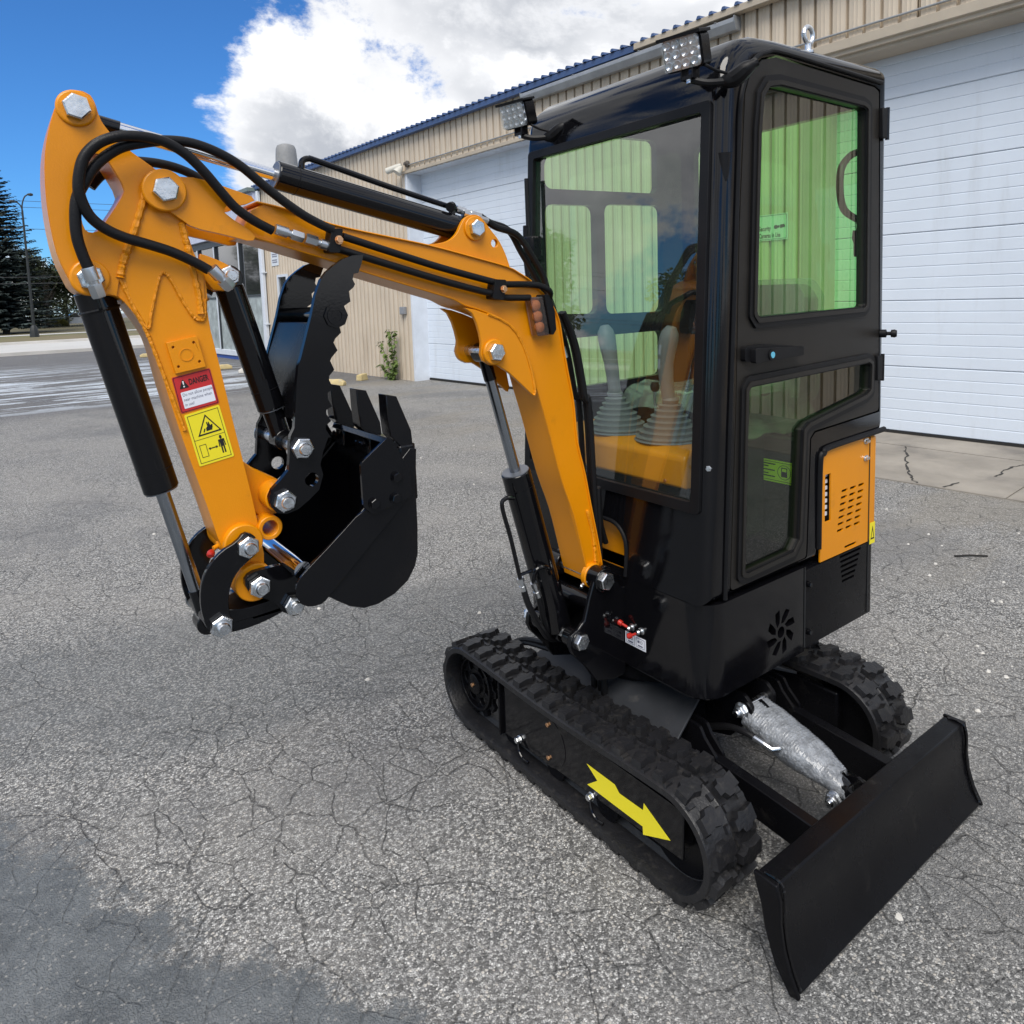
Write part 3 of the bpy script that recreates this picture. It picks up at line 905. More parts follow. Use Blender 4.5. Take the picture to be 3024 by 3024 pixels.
# blue eave trim to u=4.4, beige trim to the right of it
g = G(B); g.box(4.40, 16.7, 0.025, 0.115, 4.37, 4.45); bpart(g, 'eave_trim', BLUET, 0.006)
g = G(B); g.box(-6.5, 4.395, 0.025, 0.125, 4.385, 4.46); bpart(g, 'eave_trim', TRIMB, 0.006)
# galvanised gutter length above the first door with its end caps
gut = G(B).prism(rnd([(0.02, 4.225), (0.10, 4.225), (0.14, 4.30), (0.14, 4.345), (0.13, 4.345), (0.125, 4.305), (0.095, 4.238), (0.028, 4.238), (0.028, 4.36), (0.02, 4.36)], 0.004), 'X', 3.02, 6.45, map3=lambda d, z, t: (t, d, z))
go = bpart(gut, 'gutter', GALV)
for uu in (3.02, 6.45):
    g = G(B); g.prism([(0.018, 4.223), (0.102, 4.223), (0.143, 4.30), (0.143, 4.362), (0.018, 4.362)], 'X', uu - 0.006, uu + 0.006, map3=lambda d, z, t: (t, d, z)); o = bpart(g, 'end_cap', GALV)
for uu in (3.25, 4.3, 5.4):
    g = G(B); g.box(uu - 0.012, uu + 0.012, 0.0, 0.146, 4.346, 4.352); bpart(g, 'gutter_strap', GALV)


def garage_door(u0, u1, htop, dz=-0.30, header=0.09):
    e = empty('garage_door', B((u0 + u1) / 2, dz, 0))
    e.parent = bld; e.matrix_parent_inverse = bld.matrix_world.inverted()
    bpy.context.view_layer.update()
    ph = 0.642
    z = 0.035
    i = 0
    while z < htop:
        z1 = min(z + ph, htop + 0.05)
        prof = []
        nr = 6
        for k in range(nr):
            a = z + 0.003 + (ph - 0.006) * k / nr; b2 = z + 0.003 + (ph - 0.006) * (k + 1) / nr
            if a > z1:
                break
            gdp = 0.008 if k == 0 else 0.005
            prof += [(a, -gdp), (a + 0.007, 0.0), (min(b2 - 0.006, z1), 0.0)]
        prof.append((min(z + ph - 0.002, z1), -0.007))
        g = G(B)
        n = len(prof)
        g.add([(uu, dz + dd, zz) for uu in (u0, u1) for zz, dd in prof], [(k, k + 1, k + 1 + n, k + n) for k in range(n - 1)])
        bpart(g, 'door_panel', WDOOR, parent=e)
        z += ph
        i += 1
    g = G(B); g.box(u0, u1, dz - 0.03, dz + 0.012, 0.006, 0.034); bpart(g, 'bottom_seal', SEAL, parent=e)
    g = G(B); g.box(u0 - 0.02, u1 + 0.02, dz - 0.05, dz - 0.013, 0.036, htop + 0.1); bpart(g, 'door_backing', WDOOR, parent=e)
    return e


garage_door(D1[0], D1[1], 3.80)
garage_door(D2[0], D2[1], 3.72)
# white jambs and lintels of the first opening
for a, b_ in ((D1[1], D1[1] + 0.06), (D1[0] - 0.45, D1[0])):
    g = G(B)
    if a < 8:
        g.box(b_ - 0.03, b_, -0.30, -0.024, -0.1, HD)
    else:
        g.box(a, b_, -0.34, 0.012, -0.1, HD + 0.03)
    bpart(g, 'door_jamb', WPAINT, 0.004)
g = G(B); g.box(D1[0] - 0.2, D1[1] + 0.16, 0.006, 0.035, HD, HD + 0.055); bpart(g, 'door_head_trim', TRIMB, 0.004)
g = G(B); g.box(D1[0], D1[1], -0.33, -0.024, HD + 0.002, HD + 0.03); bpart(g, 'door_lintel', WPAINT)
# second opening: deep beige lintel, beige jamb
g = G(B); g.prism([(-0.28, 3.63), (0.03, 3.63), (0.03, 3.665), (0.07, 3.665), (0.07, 3.70), (0.10, 3.71), (0.10, 3.80), (0.004, 3.80), (0.004, 3.742), (-0.28, 3.742)], 'X', -6.3, 2.30, map3=lambda d, z, t: (t, d, z)); bpart(g, 'door_lintel', TRIMB, 0.004)
g = G(B); g.box(D2[1], D2[1] + 0.20, -0.33, 0.010, -0.1, 3.62); bpart(g, 'door_jamb', TRIMB, 0.006)
g = G(B); g.box(D2[0] - 0.06, D2[0], -0.33, 0.010, -0.1, 3.62); bpart(g, 'door_jamb', TRIMB, 0.006)
# shop front at the far end
u0, u1 = 16.62, 23.0
g = G(B); g.box(16.60, u1, -5, 0.02, -0.15, 0.10); bpart(g, 'base_board', BLUEW)
g = G(B); g.box(16.60, u1, -0.1, 0.06, 0.104, 0.26); bpart(g, 'window_sill', WPAINT, 0.01)
g = G(B); g.box(16.60, u1, -5.0, -4.8, 0.1, 4.3); bpart(g, 'shop_back_wall', DARKRM)
g = G(B); g.box(16.60, u1, -5.0, 0.16, 3.42, 4.33); bpart(g, 'fascia', mat('pale_fascia', (0.50, 0.53, 0.66), 0.6, var=0.1))
g = G(B); g.box(16.56, u1, -5.0, 0.30, 4.335, 4.42); bpart(g, 'flat_roof_edge', mat('grey_green_flashing', (0.16, 0.20, 0.19), 0.5))
g = G(B); g.box(16.56, u1, -0.06, 0.05, 3.22, 3.415); bpart(g, 'window_head', mat('dark_bronze_frame', (0.03, 0.035, 0.04), 0.4))
MULL = MATS['dark_bronze_frame']
ml = [16.68, 18.15, 20.1, 21.6, 22.98]
for a in ml:
    g = G(B); g.box(a - 0.045, a + 0.045, -0.06, 0.055, 0.262, 3.218); bpart(g, 'mullion', MULL, 0.004)
    g = G(B); g.box(a - 0.028, a + 0.028, 0.057, 0.075, 0.262, 3.218); bpart(g, 'mullion_cap', WPAINT, 0.003)
for i in range(len(ml) - 1):
    a, b_ = ml[i] + 0.046, ml[i + 1] - 0.046
    g = G(B); g.box(a, b_, -0.01, 0.0, 1.78, 3.218); bpart(g, 'window_pane', PANEG)
    g = G(B); g.box(a, b_, -0.015, 0.005, 0.262, 1.72); bpart(g, 'frosted_pane', STONEW)
    g = G(B); g.box(a, b_, -0.03, 0.02, 1.722, 1.778); bpart(g, 'transom', MULL)

# things fixed to the building
def thing_b(name, label, cat, loc, group=None):
    e = empty(name, B(*loc))
    bpy.context.view_layer.update()
    return tag(e, label, cat, group)


e = thing_b('downspout', 'white downspout running down between the shop windows and siding', 'downspout', (16.50, 0.06, 0))
g = G(B); g.box(16.44, 16.56, 0.03, 0.11, 0.25, 4.33); bpart(g, 'pipe', WPAINT, 0.01, parent=e)
for z in (1.0, 2.3, 3.5):
    g = G(B); g.box(16.40, 16.60, 0.005, 0.115, z, z + 0.03); bpart(g, 'bracket', WPAINT, parent=e)
g = G(B); g.prism([(0.03, 0.249), (0.11, 0.249), (0.22, 0.10), (0.16, 0.06), (0.03, 0.17)], 'X', 16.44, 16.56, map3=lambda d, z, t: (t, d, z)); bpart(g, 'outlet', WPAINT, 0.008, parent=e)

e = thing_b('small_window', 'small dark window with pale frame in the beige siding', 'window', (15.4, 0, 1.7))
g = G(B); g.prism([(15.12, 1.2), (15.72, 1.2), (15.72, 2.22), (15.12, 2.22)], 'Y', 0.004, 0.045, holes=[[(15.18, 1.26), (15.66, 1.26), (15.66, 2.16), (15.18, 2.16)]]); bpart(g, 'frame', WPAINT, parent=e)
g = G(B); g.box(15.17, 15.67, 0.002, 0.012, 1.25, 2.17); bpart(g, 'pane', PANEG, parent=e)

SIGNW = mat('sign_white', (0.62, 0.66, 0.70), 0.45)
e = thing_b('parking_sign', 'small white notice with dark lines of print beside the downspout', 'sign', (15.84, 0, 2.6))
g = G(B); g.box(15.62, 16.06, 0.004, 0.012, 2.45, 2.98); bpart(g, 'plate', SIGNW, parent=e)
g = G(B)
for k, z in enumerate((2.52, 2.57, 2.66, 2.71, 2.80, 2.88)):
    for q in range(4):
        a = 15.70 + q * 0.075 + (k % 2) * 0.01
        g.box(a, a + 0.058, 0.0125, 0.0135, z, z + 0.030)
bpart(g, 'print', INKG, parent=e)

e = thing_b('security_sign', 'small white security camera notice on siding seen through cab door glass', 'sign', (2.65, 0, 2.1))
g = G(B); g.box(2.473, 2.828, 0.004, 0.010, 1.99, 2.262); bpart(g, 'plate', SIGNW, parent=e)
g = G(B); g.prism(rnd([(2.484, 2.0), (2.817, 2.0), (2.817, 2.252), (2.484, 2.252)], 0.012), 'Y', 0.0102, 0.0112, holes=[rnd([(2.489, 2.005), (2.812, 2.005), (2.812, 2.247), (2.489, 2.247)], 0.011)]); bpart(g, 'border', INKG, parent=e)
ub = (-NBy, NBx, 0)     # reading direction on the wall, towards the right
for s, z, uu in (('Security', 2.095, 2.80), ('Cameras In Use', 2.020, 2.80)):
    o = text_obj('lettering', s, 0.068, INK, e, B(uu, 0.0115, z), ub, (0, 0, 1), xscale=0.62 if len(s) < 9 else 0.56, bold=0.0012)
    o.matrix_parent_inverse = e.matrix_world.inverted()
g = G(B)
g.prism(circ((2.605, 2.125), 0.022, 16), 'Y', 0.0112, 0.0122)
g.prism(circ((2.575, 2.128), 0.014, 12), 'Y', 0.0112, 0.0122)
g.prism([(2.56, 2.145), (2.51, 2.150), (2.50, 2.12), (2.555, 2.108)], 'Y', 0.0112, 0.0122)
bpart(g, 'camera_symbol', INK, parent=e)

e = thing_b('floodlight', 'twin floodlight on the siding above the left end of the garage door', 'light', (9.85, 0, 3.85))
FLM = mat('aged_white_plastic', (0.55, 0.53, 0.47), 0.5)
g = G(B); g.lathe((9.66, 0.004, 3.90), (0, 1, 0), [(0.06, 0), (0.06, 0.03), (0.03, 0.05), (0.03, 0.08)], 16); bpart(g, 'mount', mat('dark_cast_mount', (0.08, 0.07, 0.06), 0.6), parent=e)
g = G(B); g.lathe((9.72, 0.10, 3.88), (0.75, 0.5, -0.25), [(0.035, 0), (0.05, 0.05), (0.055, 0.14), (0.058, 0.30), (0.05, 0.31)], 18); bpart(g, 'lamp_head', FLM, parent=e)
g = G(B); g.lathe((9.72, 0.10, 3.86), (0.15, 0.6, -0.75), [(0.03, 0), (0.055, 0.05), (0.08, 0.13), (0.08, 0.15)], 18); bpart(g, 'lamp_head', FLM, parent=e)

tag(bpart(G(B).tube([(9.60, 0.02, 3.88), (3.3, 0.02, 3.89), (-6, 0.02, 3.895)], 0.011, 8), 'conduit', GALV), 'thin grey conduit running along the siding above both garage doors', 'conduit')
MATS['x'] = None
for o in bpy.data.objects:
    if o.name == 'conduit':
        o.parent = None
        o.matrix_parent_inverse.identity()
e = thing_b('electrical_box', 'small grey electrical box on the siding left of the garage door', 'box', (10.0, 0, 1.3))
g = G(B); g.box(9.935, 10.085, 0.004, 0.07, 1.235, 1.375); bpart(g, 'case', mat('grey_enamel', (0.24, 0.25, 0.27), 0.5), 0.006, parent=e)
g = G(B); g.box(9.945, 10.075, 0.0705, 0.076, 1.245, 1.365); bpart(g, 'lid', MATS['grey_enamel'], 0.003, parent=e)

e = thing_b('roof_vent', 'grey domed vent hood rising above the far roof edge', 'vent', (18.2, -1.5, 4.4))
VENT = mat('grey_vent', (0.23, 0.23, 0.23), 0.6, var=0.1)
g = G(B); g.lathe((18.2, -1.5, 4.40), (0, 0, 1), [(0.26, 0), (0.26, 0.55), (0.40, 0.80), (0.42, 0.86)], 28); bpart(g, 'curb', VENT, parent=e)
g = G(B); g.lathe((18.2, -1.5, 5.262), (0, 0, 1), [(0.31, 0), (0.305, 0.10), (0.285, 0.40), (0.27, 0.55), (0.235, 0.63), (0.15, 0.67), (0.0, 0.68)], 28); bpart(g, 'hood', VENT, parent=e)

# concrete apron in front of the second door, cast in bays
struct(G(B).box(-8, 3.6, -0.30, 0.25, 0.0, 0.012), 'door_threshold', CONC)
ap = empty('concrete_apron', B(0, 0.8, 0))
tag(ap, kind='structure')
bpy.context.view_layer.update()
for a, b_ in ((-8, -3.2), (-3.19, 0.05), (0.06, 3.9)):
    g = G(B); g.box(a, b_, 0.262, 1.52, 0.0, 0.010); o = bpart(g, 'slab', CONC, parent=ap)
rs = random.Random(5)


def crack_strip(pts, w, name='slab_crack'):
    """thin ragged crack laid on the slab"""
    P = []
    for i in range(len(pts) - 1):
        a, b_ = Vector((*pts[i], 0)), Vector((*pts[i + 1], 0))
        for k in range(8):
            q = a.lerp(b_, k / 8)
            P.append((q.x + rs.uniform(-.012, .012), q.y + rs.uniform(-.012, .012)))
    P.append(pts[-1])
    g = G()
    v = []
    for i, p in enumerate(P):
        a, b_ = Vector((*P[max(i - 1, 0)], 0)), Vector((*P[min(i + 1, len(P) - 1)], 0))
        n = (b_ - a).normalized().cross(Vector((0, 0, 1)))
        ww = w * rs.uniform(0.4, 1.3)
        v += [(p[0] + n.x * ww, p[1] + n.y * ww, 0.0125), (p[0] - n.x * ww, p[1] - n.y * ww, 0.0125)]
    g.add(v, [(2 * i, 2 * i + 1, 2 * i + 3, 2 * i + 2) for i in range(len(P) - 1)])
    o = g.obj(name, CRACK)
    o.parent = ap; o.matrix_parent_inverse = ap.matrix_world.inverted()


for pts in [[(-4.987, -1.503), (-4.69, -1.349), (-4.191, -1.126), (-3.954, -0.981), (-3.799, -0.871)], [(-4.934, -0.56), (-4.733, -0.594), (-4.382, -0.566)], [(-4.029, -0.677), (-3.814, -0.694)]]:
    crack_strip(pts, 0.008)

# wheel stops
STOP = mat('faded_yellow_concrete', (0.50, 0.40, 0.20), 0.85, bump=0.4, bscale=50, var=0.2, vscale=6, dirt=(0.38, 0.36, 0.32), dscale=7)
STOPW = mat('bare_pale_concrete', (0.52, 0.50, 0.46), 0.85, bump=0.4, bscale=50, var=0.15, vscale=6)


def wheel_stop(x, y, rz, L_, m, label):
    g = G()
    prof = [(-0.075, 0), (0.075, 0), (0.075, 0.04), (0.05, 0.115), (-0.05, 0.115), (-0.075, 0.04)]
    n = len(prof)
    ss = [-L_ / 2, -L_ / 2 + 0.09, L_ / 2 - 0.09, L_ / 2]
    v = []
    for i, s in enumerate(ss):
        k = 0.62 if i in (0, 3) else 1.0
        v += [(s, p[0] * (0.9 if k < 1 else 1), p[1] * k) for p in prof]
    f = [(a * n + i, a * n + (i + 1) % n, (a + 1) * n + (i + 1) % n, (a + 1) * n + i) for a in range(3) for i in range(n)]
    f += [tuple(reversed(range(n))), tuple(range(3 * n, 4 * n))]
    g.add(v, f)
    o = g.obj('wheel_stop', m, bevel=0.012)
    o.location = (x, y, 0); o.rotation_euler = (0, 0, rz)
    tag(o, label, 'wheel stop', 'wheel stops along the building')
    return o


wheel_stop(-3.17, -11.05, R(-52), 1.2, STOP, 'chipped yellow wheel stop by the siding, nearest of the row')
wheel_stop(-2.45, -16.35, R(-4), 1.4, STOP, 'yellow wheel stop in front of the blue base board, beside the orange arm')
wheel_stop(-3.5, -14.75, R(-8), 1.25, STOPW, 'pale unpainted wheel stop partly behind the black thumb cylinder')
wheel_stop(-3.1, -23.3, R(-4), 1.6, STOP, 'farthest yellow wheel stop, only its end showing left of the orange arm')
o = G().add([(-0.10, -0.07, 0), (0.10, -0.07, 0), (0.10, 0.07, 0), (-0.10, 0.07, 0), (-0.085, -0.06, 0.125), (0.09, -0.055, 0.11), (0.085, 0.06, 0.12), (-0.09, 0.055, 0.13)],
            [(0, 3, 2, 1), (4, 5, 6, 7), (0, 1, 5, 4), (1, 2, 6, 5), (2, 3, 7, 6), (3, 0, 4, 7)]).obj('concrete_block', STOP, bevel=0.01)
o.location = (-4.12, -11.1, 0); o.rotation_euler = (0, 0, 0.4)
tag(o, 'small square yellowish block at the foot of the siding', 'block')


# ================================================================== MINI EXCAVATOR
EX = empty('mini_excavator', (0, 0, 0))
tag(EX, 'orange and black mini excavator with enclosed cab, rubber tracks and dozer blade', 'excavator')


def node(name, label=None):
    e = empty(name, (0, 0, 0), EX)
    if label:
        e['label'] = label
    return e


# ------------------------------------------------------------------ tracks
ZC, RT, LS = 0.157, 0.1385, 0.447       # wheel centre height, outer belt radius, half distance between wheel centres
PER = 4 * LS + 2 * math.pi * RT


def track_pt(s, off=0.0):
    """point and outward normal on the belt at arc length s (outer face), in (y, z)"""
    s = s % PER
    r = RT + off
    if s < 2 * LS:                       # top run, from -LS to +LS, sagging a little
        q = s / (2 * LS)
        sag = 0.010 * math.sin(math.pi * q) ** 2
        return (-LS + s, ZC + r - sag), (0, 1)
    s -= 2 * LS
    if s < math.pi * RT:
        a = math.pi / 2 - s / RT
        return (LS + r * math.cos(a), ZC + r * math.sin(a)), (math.cos(a), math.sin(a))
    s -= math.pi * RT
    if s < 2 * LS:
        return (LS - s, ZC - r), (0, -1)
    s -= 2 * LS
    a = -math.pi / 2 - s / RT
    return (-LS + r * math.cos(a), ZC + r * math.sin(a)), (math.cos(a), math.sin(a))


NP = 37
PITCHT = PER / NP


def make_track(x0, x1, name_label):
    """x0 inner edge, x1 outer edge"""
    tr = empty('crawler_track', (0, 0, 0), EX)
    tr['label'] = name_label
    sg = 1 if x1 > x0 else -1
    W = abs(x1 - x0)
    g = G()
    # belt cross-section: (across, offset)
    cs = [(0.0, -0.004), (0.008, 0.0), (W * 0.5 - 0.004, 0.0), (W * 0.5, 0.0025), (W * 0.5 + 0.004, 0.0), (W - 0.008, 0.0), (W, -0.004), (W, -0.020), (W - 0.012, -0.024), (W * 0.5 + 0.03, -0.024), (W * 0.5 + 0.022, -0.040), (W * 0.5 - 0.022, -0.040), (W * 0.5 - 0.03, -0.024), (0.012, -0.024), (0.0, -0.020)]
    n = len(cs)
    m = 148
    v = []
    for i in range(m):
        for a, off in cs:
            (y, z), _ = track_pt(PER * i / m, off)
            v.append((x0 + sg * a, y, z))
    f = [(i * n + k, i * n + (k + 1) % n, ((i + 1) % m) * n + (k + 1) % n, ((i + 1) % m) * n + k) for i in range(m) for k in range(n)]
    g.add(v, f)
    # lugs: stepped blocks, two staggered rows
    h = 0.0168
    foot = [(-0.024, 0.002), (0.012, 0.002), (0.014, 0.020), (0.025, 0.028), (0.025, 0.054), (0.012, 0.062), (0.014, 0.080), (-0.010, 0.080), (-0.012, 0.066), (-0.024, 0.058), (-0.018, 0.036)]
    for i in range(NP):
        for row in (0, 1):
            s0 = (i + (0.5 if row else 0.0)) * PITCHT
            vv = []
            for lev, k in ((-0.002, 1.0), (h, 0.84)):
                cx = sum(p[0] for p in foot) / len(foot); cy = sum(p[1] for p in foot) / len(foot)
                for ds, dw in foot:
                    ds = cx + (ds - cx) * k; dw = cy + (dw - cy) * (k * 0.5 + 0.5)
                    (y, z), _ = track_pt(s0 + (ds if row else -ds), lev)
                    a = dw + 0.004
                    x = x0 + sg * (a if row else W - a)
                    vv.append((x, y, z))
            q = len(foot)
            ff = [(k, (k + 1) % q, (k + 1) % q + q, k + q) for k in range(q)] + [tuple(range(q, 2 * q))]
            g.add(vv, ff)
            # low block beside the centre seam and a tapering rib to the belt edge
            for s1, w0, w1, hh, wd in ((0.5, 0.072, 0.088, 0.0085, 0.0095), (0.42, 0.004, 0.030, 0.005, 0.006)):
                vv = []
                for lev, k in ((-0.002, 1.0), (hh, 0.78)):
                    for ds, dw in ((-wd * k, w0), (wd * k, w0), (wd * k, w1), (-wd * k, w1)):
                        (y, z), _ = track_pt(s0 + s1 * PITCHT + ds, lev)
                        a = dw + (0.002 if dw == w0 else -0.002) * (1 - k) * 5
                        vv.append((x0 + sg * (a if row else W - a), y, z))
                g.add(vv, [(0, 1, 5, 4), (1, 2, 6, 5), (2, 3, 7, 6), (3, 0, 4, 7), (4, 5, 6, 7)])
    g.obj('rubber_belt', TRACK, tr, sharp=40, bevel=0.0)
    xm = (x0 + x1) / 2
    # sprocket (far end) and idler (near end)
    g = G()
    c = (xm + sg * 0.028, -LS, ZC)
    poly = []
    for k in range(11):
        a0 = 2 * math.pi * k / 11
        for da, r in ((-0.16, 0.096), (-0.10, 0.113), (0.10, 0.113), (0.16, 0.096)):
            poly.append((-LS + r * math.cos(a0 + da), ZC + r * math.sin(a0 + da)))
    holes = [circ((-LS + 0.058 * math.cos(a), ZC + 0.058 * math.sin(a)), 0.019, 14) for a in [2 * math.pi * k / 6 for k in range(6)]]
    g.prism(poly, 'X', c[0] - 0.009, c[0] + 0.009, holes=holes)
    g.cyl((c[0], -LS, ZC), (c[0] + sg * 0.02, -LS, ZC), 0.091, n=36, hole=0.082)
    g.obj('sprocket', BLACKM, tr, bevel=0.002)
    G().lathe((c[0] - sg * 0.05, -LS, ZC), (sg, 0, 0), [(0.05, 0), (0.05, 0.06), (0.036, 0.062), (0.036, 0.072), (0.03, 0.076)], 24).obj('sprocket_hub', BLACKM, tr)
    G().bolt((c[0] + sg * 0.026, -LS, ZC), (sg, 0, 0), 0.0075, 0.006, washer=False).obj('hub_screw', BRASS, tr)
    g = G()
    g.lathe((xm - sg * 0.03, LS, ZC), (sg, 0, 0), [(0.112, 0), (0.112, 0.018), (0.085, 0.024), (0.085, 0.036), (0.112, 0.042), (0.112, 0.060), (0.10, 0.061), (0.04, 0.050), (0.04, 0.062), (0.0, 0.062)], 36)
    g.obj('idler_wheel', BLACKM, tr)
    for k, y in enumerate((-0.24, -0.02, 0.20)):
        G().lathe((xm - sg * 0.045, y, 0.082), (sg, 0, 0), [(0.042, 0), (0.042, 0.02), (0.025, 0.024), (0.025, 0.066), (0.042, 0.07), (0.042, 0.09)], 20).obj('track_roller', BLACKM, tr)
    # side frame box with chamfered upper edge
    xo = x1 - sg * 0.030
    xi = x0 + sg * 0.028
    pr = [(-0.305, 0.205), (0.462, 0.205), (0.462, 0.073), (-0.300, 0.073)]
    g = G()
    g.prism([(-0.262, 0.075), (0.480, 0.108), (0.484, 0.228), (0.474, 0.240), (-0.262, 0.246)], 'X', min(xo, xo - sg * 0.008), max(xo, xo - sg * 0.008))
    g.obj('side_plate', BLACK, tr, bevel=0.0045)
    g = G()
    g.box(min(xi, xo - sg * 0.009), max(xi, xo - sg * 0.009), -0.30, 0.44, 0.10, 0.236)
    g.obj('track_frame', BLACKM, tr, bevel=0.008)
    g = G()
    g.box(min(xo - sg * 0.05, xo + sg * 0.012), max(xo - sg * 0.05, xo + sg * 0.012), -0.272, -0.2635, 0.070, 0.252)
    g.obj('end_plate', BLACKM, tr, bevel=0.002)
    return tr, xo, sg


trk, XO, _ = make_track(0.297, 0.478, 'near rubber track with yellow arrow on its side plate')
make_track(-0.297, -0.478, 'far rubber track, mostly hidden behind the cab')
# sticker, screws, grease hooks on the near side plate
ar = [(p[0], p[1]) for p in T['arrow']]
G().prism(ar, 'X', XO + 0.0006, XO + 0.0012).obj('direction_arrow', YELLOW, trk)
G().cyl((XO - 0.002, -0.030, 0.163), (XO + 0.0012, -0.030, 0.163), 0.078, n=40).obj('access_cover', BLACK, trk)
for y, z in T['tscrews']:
    G().bolt((XO + 0.002, y, z), (1, 0, 0), 0.007, 0.005, washer=False).obj('cover_screw', BRASS, trk)
for y, z in T['thooks']:
    G().bolt((XO + 0.001, y, z), (1, 0, 0), 0.010, 0.014, washer=True).obj('tension_bolt', ZINC, trk)
    G().tube(spline([(XO + 0.012, y + 0.002, z - 0.008), (XO + 0.016, y + 0.012, z - 0.028), (XO + 0.016, y + 0.032, z - 0.044), (XO + 0.012, y + 0.055, z - 0.046)], 5), 0.004, 8).obj('roller_guard', BLACK, trk)

# ------------------------------------------------------------------ undercarriage centre and blade
un = node('undercarriage')
FENDER = mat('skylit_black_plate', (0.022, 0.024, 0.028), 0.45, var=0.2, dirt=(0.09, 0.085, 0.08), dscale=9, dlo=0.55, dhi=0.85)  # black plate, colour lightened for the sky light on its upward face
g = G()
g.prism(rnd([(-0.30, -0.24), (0.30, -0.24), (0.30, 0.24), (-0.30, 0.24)], 0.05), 'Z', 0.20, 0.262)
g.obj('centre_frame', BLACKM, un, bevel=0.006)
for sx in (1, -1):
    g = G()
    g.add([(sx * 0.12, -0.26, 0.345), (sx * 0.12, 0.285, 0.345), (sx * 0.29, 0.325, 0.272), (sx * 0.29, -0.30, 0.272), (sx * 0.12, -0.26, 0.335), (sx * 0.12, 0.285, 0.335), (sx * 0.29, 0.325, 0.262), (sx * 0.29, -0.30, 0.262)],
          [(0, 1, 2, 3), (4, 7, 6, 5), (0, 4, 5, 1), (1, 5, 6, 2), (2, 6, 7, 3), (3, 7, 4, 0)])
    g.obj('fender_plate', FENDER, un, bevel=0.002)
G().lathe((0, 0, 0.262), (0, 0, 1), [(0.235, 0), (0.235, 0.03), (0.215, 0.034), (0.215, 0.07), (0.245, 0.074), (0.245, 0.115)], 48).obj('slewing_ring', BLACKM, un)
for sx in (0.052, -0.052):
    G().prism(rnd([(0.20, 0.16), (0.33, 0.20), (0.40, 0.285), (0.402, 0.32), (0.375, 0.345), (0.32, 0.34), (0.20, 0.27)], 0.02), 'X', sx - 0.006, sx + 0.006).obj('blade_cylinder_bracket', BLACKM, un, bevel=0.002)
for sx in (0.17, 0.20, -0.17, -0.20):
    G().prism(rnd([(0.20, 0.13), (0.36, 0.13), (0.395, 0.17), (0.39, 0.225), (0.352, 0.262), (0.335, 0.29), (0.28, 0.292), (0.20, 0.27)], 0.015), 'X', sx - 0.005, sx + 0.005).obj('blade_arm_bracket', BLACKM, un, bevel=0.002)

bl = node('dozer_blade', 'black dozer blade resting near the ground at lower right')
prof = [(0.690, 0.232), (0.741, 0.232), (0.748, 0.20), (0.749, 0.15), (0.756, 0.10), (0.770, 0.055), (0.793, 0.012), (0.778, 0.010), (0.744, 0.06), (0.722, 0.12), (0.715, 0.17), (0.705, 0.20)]
G().prism(prof, 'X', -0.452, 0.452).obj('mouldboard', BLACKM, bl, bevel=0.004, sharp=50)
endp = [(0.686, 0.235), (0.744, 0.235), (0.752, 0.20), (0.753, 0.15), (0.760, 0.10), (0.774, 0.055), (0.797, 0.010), (0.776, 0.006), (0.738, 0.055), (0.715, 0.12), (0.706, 0.17), (0.696, 0.20)]
for sx in (0.459, -0.459):
    G().prism(endp, 'X', sx - 0.006, sx + 0.006).obj('end_plate', BLACKM, bl, bevel=0.003)
    # uneven weld bead inside the end plate
    pts = [(sx - 0.011 * (1 if sx > 0 else -1), y + 0.002, z) for y, z in [(0.70, 0.2335), (0.741, 0.2335), (0.7515, 0.20), (0.752, 0.15), (0.759, 0.10), (0.773, 0.056), (0.79, 0.02)]]
    P = spline(pts, 8)
    G().tube(P, 0.003, 7, rad=[0.0022 + 0.0018 * abs(math.sin(i * 1.7)) for i in range(len(P))]).obj('weld_bead', BLACK, bl)
for sx in (0.185, -0.185):
    g = G()
    g.add([(sx - 0.017, 0.30, 0.225), (sx + 0.017, 0.30, 0.225), (sx + 0.017, 0.30, 0.14), (sx - 0.017, 0.30, 0.14), (sx - 0.017, 0.72, 0.190), (sx + 0.017, 0.72, 0.190), (sx + 0.017, 0.725, 0.10), (sx - 0.017, 0.725, 0.10)],
          [(0, 1, 2, 3), (4, 7, 6, 5), (0, 4, 5, 1), (1, 5, 6, 2), (2, 6, 7, 3), (3, 7, 4, 0)])
    g.obj('push_arm', BLACKM, bl, bevel=0.003)
for sx in (0.030, -0.030):
    G().prism(rnd([(0.625, 0.155), (0.725, 0.09), (0.712, 0.19), (0.66, 0.215), (0.620, 0.20)], 0.012), 'X', sx - 0.005, sx + 0.005).obj('cylinder_lug', BLACKM, bl, bevel=0.002)
G().cyl((-0.06, 0.372, 0.300), (0.075, 0.372, 0.300), 0.0125).obj('cylinder_pin', ZINC, bl)
G().bolt((0.062, 0.372, 0.300), (1, 0, 0), 0.019, 0.014, nut=True).obj('pin_nut', ZINC, bl)
G().cyl((-0.045, 0.640, 0.178), (0.052, 0.640, 0.178), 0.0125).obj('cylinder_pin', ZINC, bl)
G().bolt((0.050, 0.640, 0.178), (1, 0, 0), 0.019, 0.014, nut=True).obj('pin_nut', ZINC, bl)
G().cyl((0, 0.375, 0.290), (0, 0.645, 0.180), 0.026).obj('blade_cylinder', BLACK, bl)
# bubble wrap: lumpy sleeve around the cylinder
WRAP = mat('bubble_wrap', (0.21, 0.222, 0.24), 0.32, coat=0.6, var=0.4, vscale=55, bump=0.6, bscale=110)


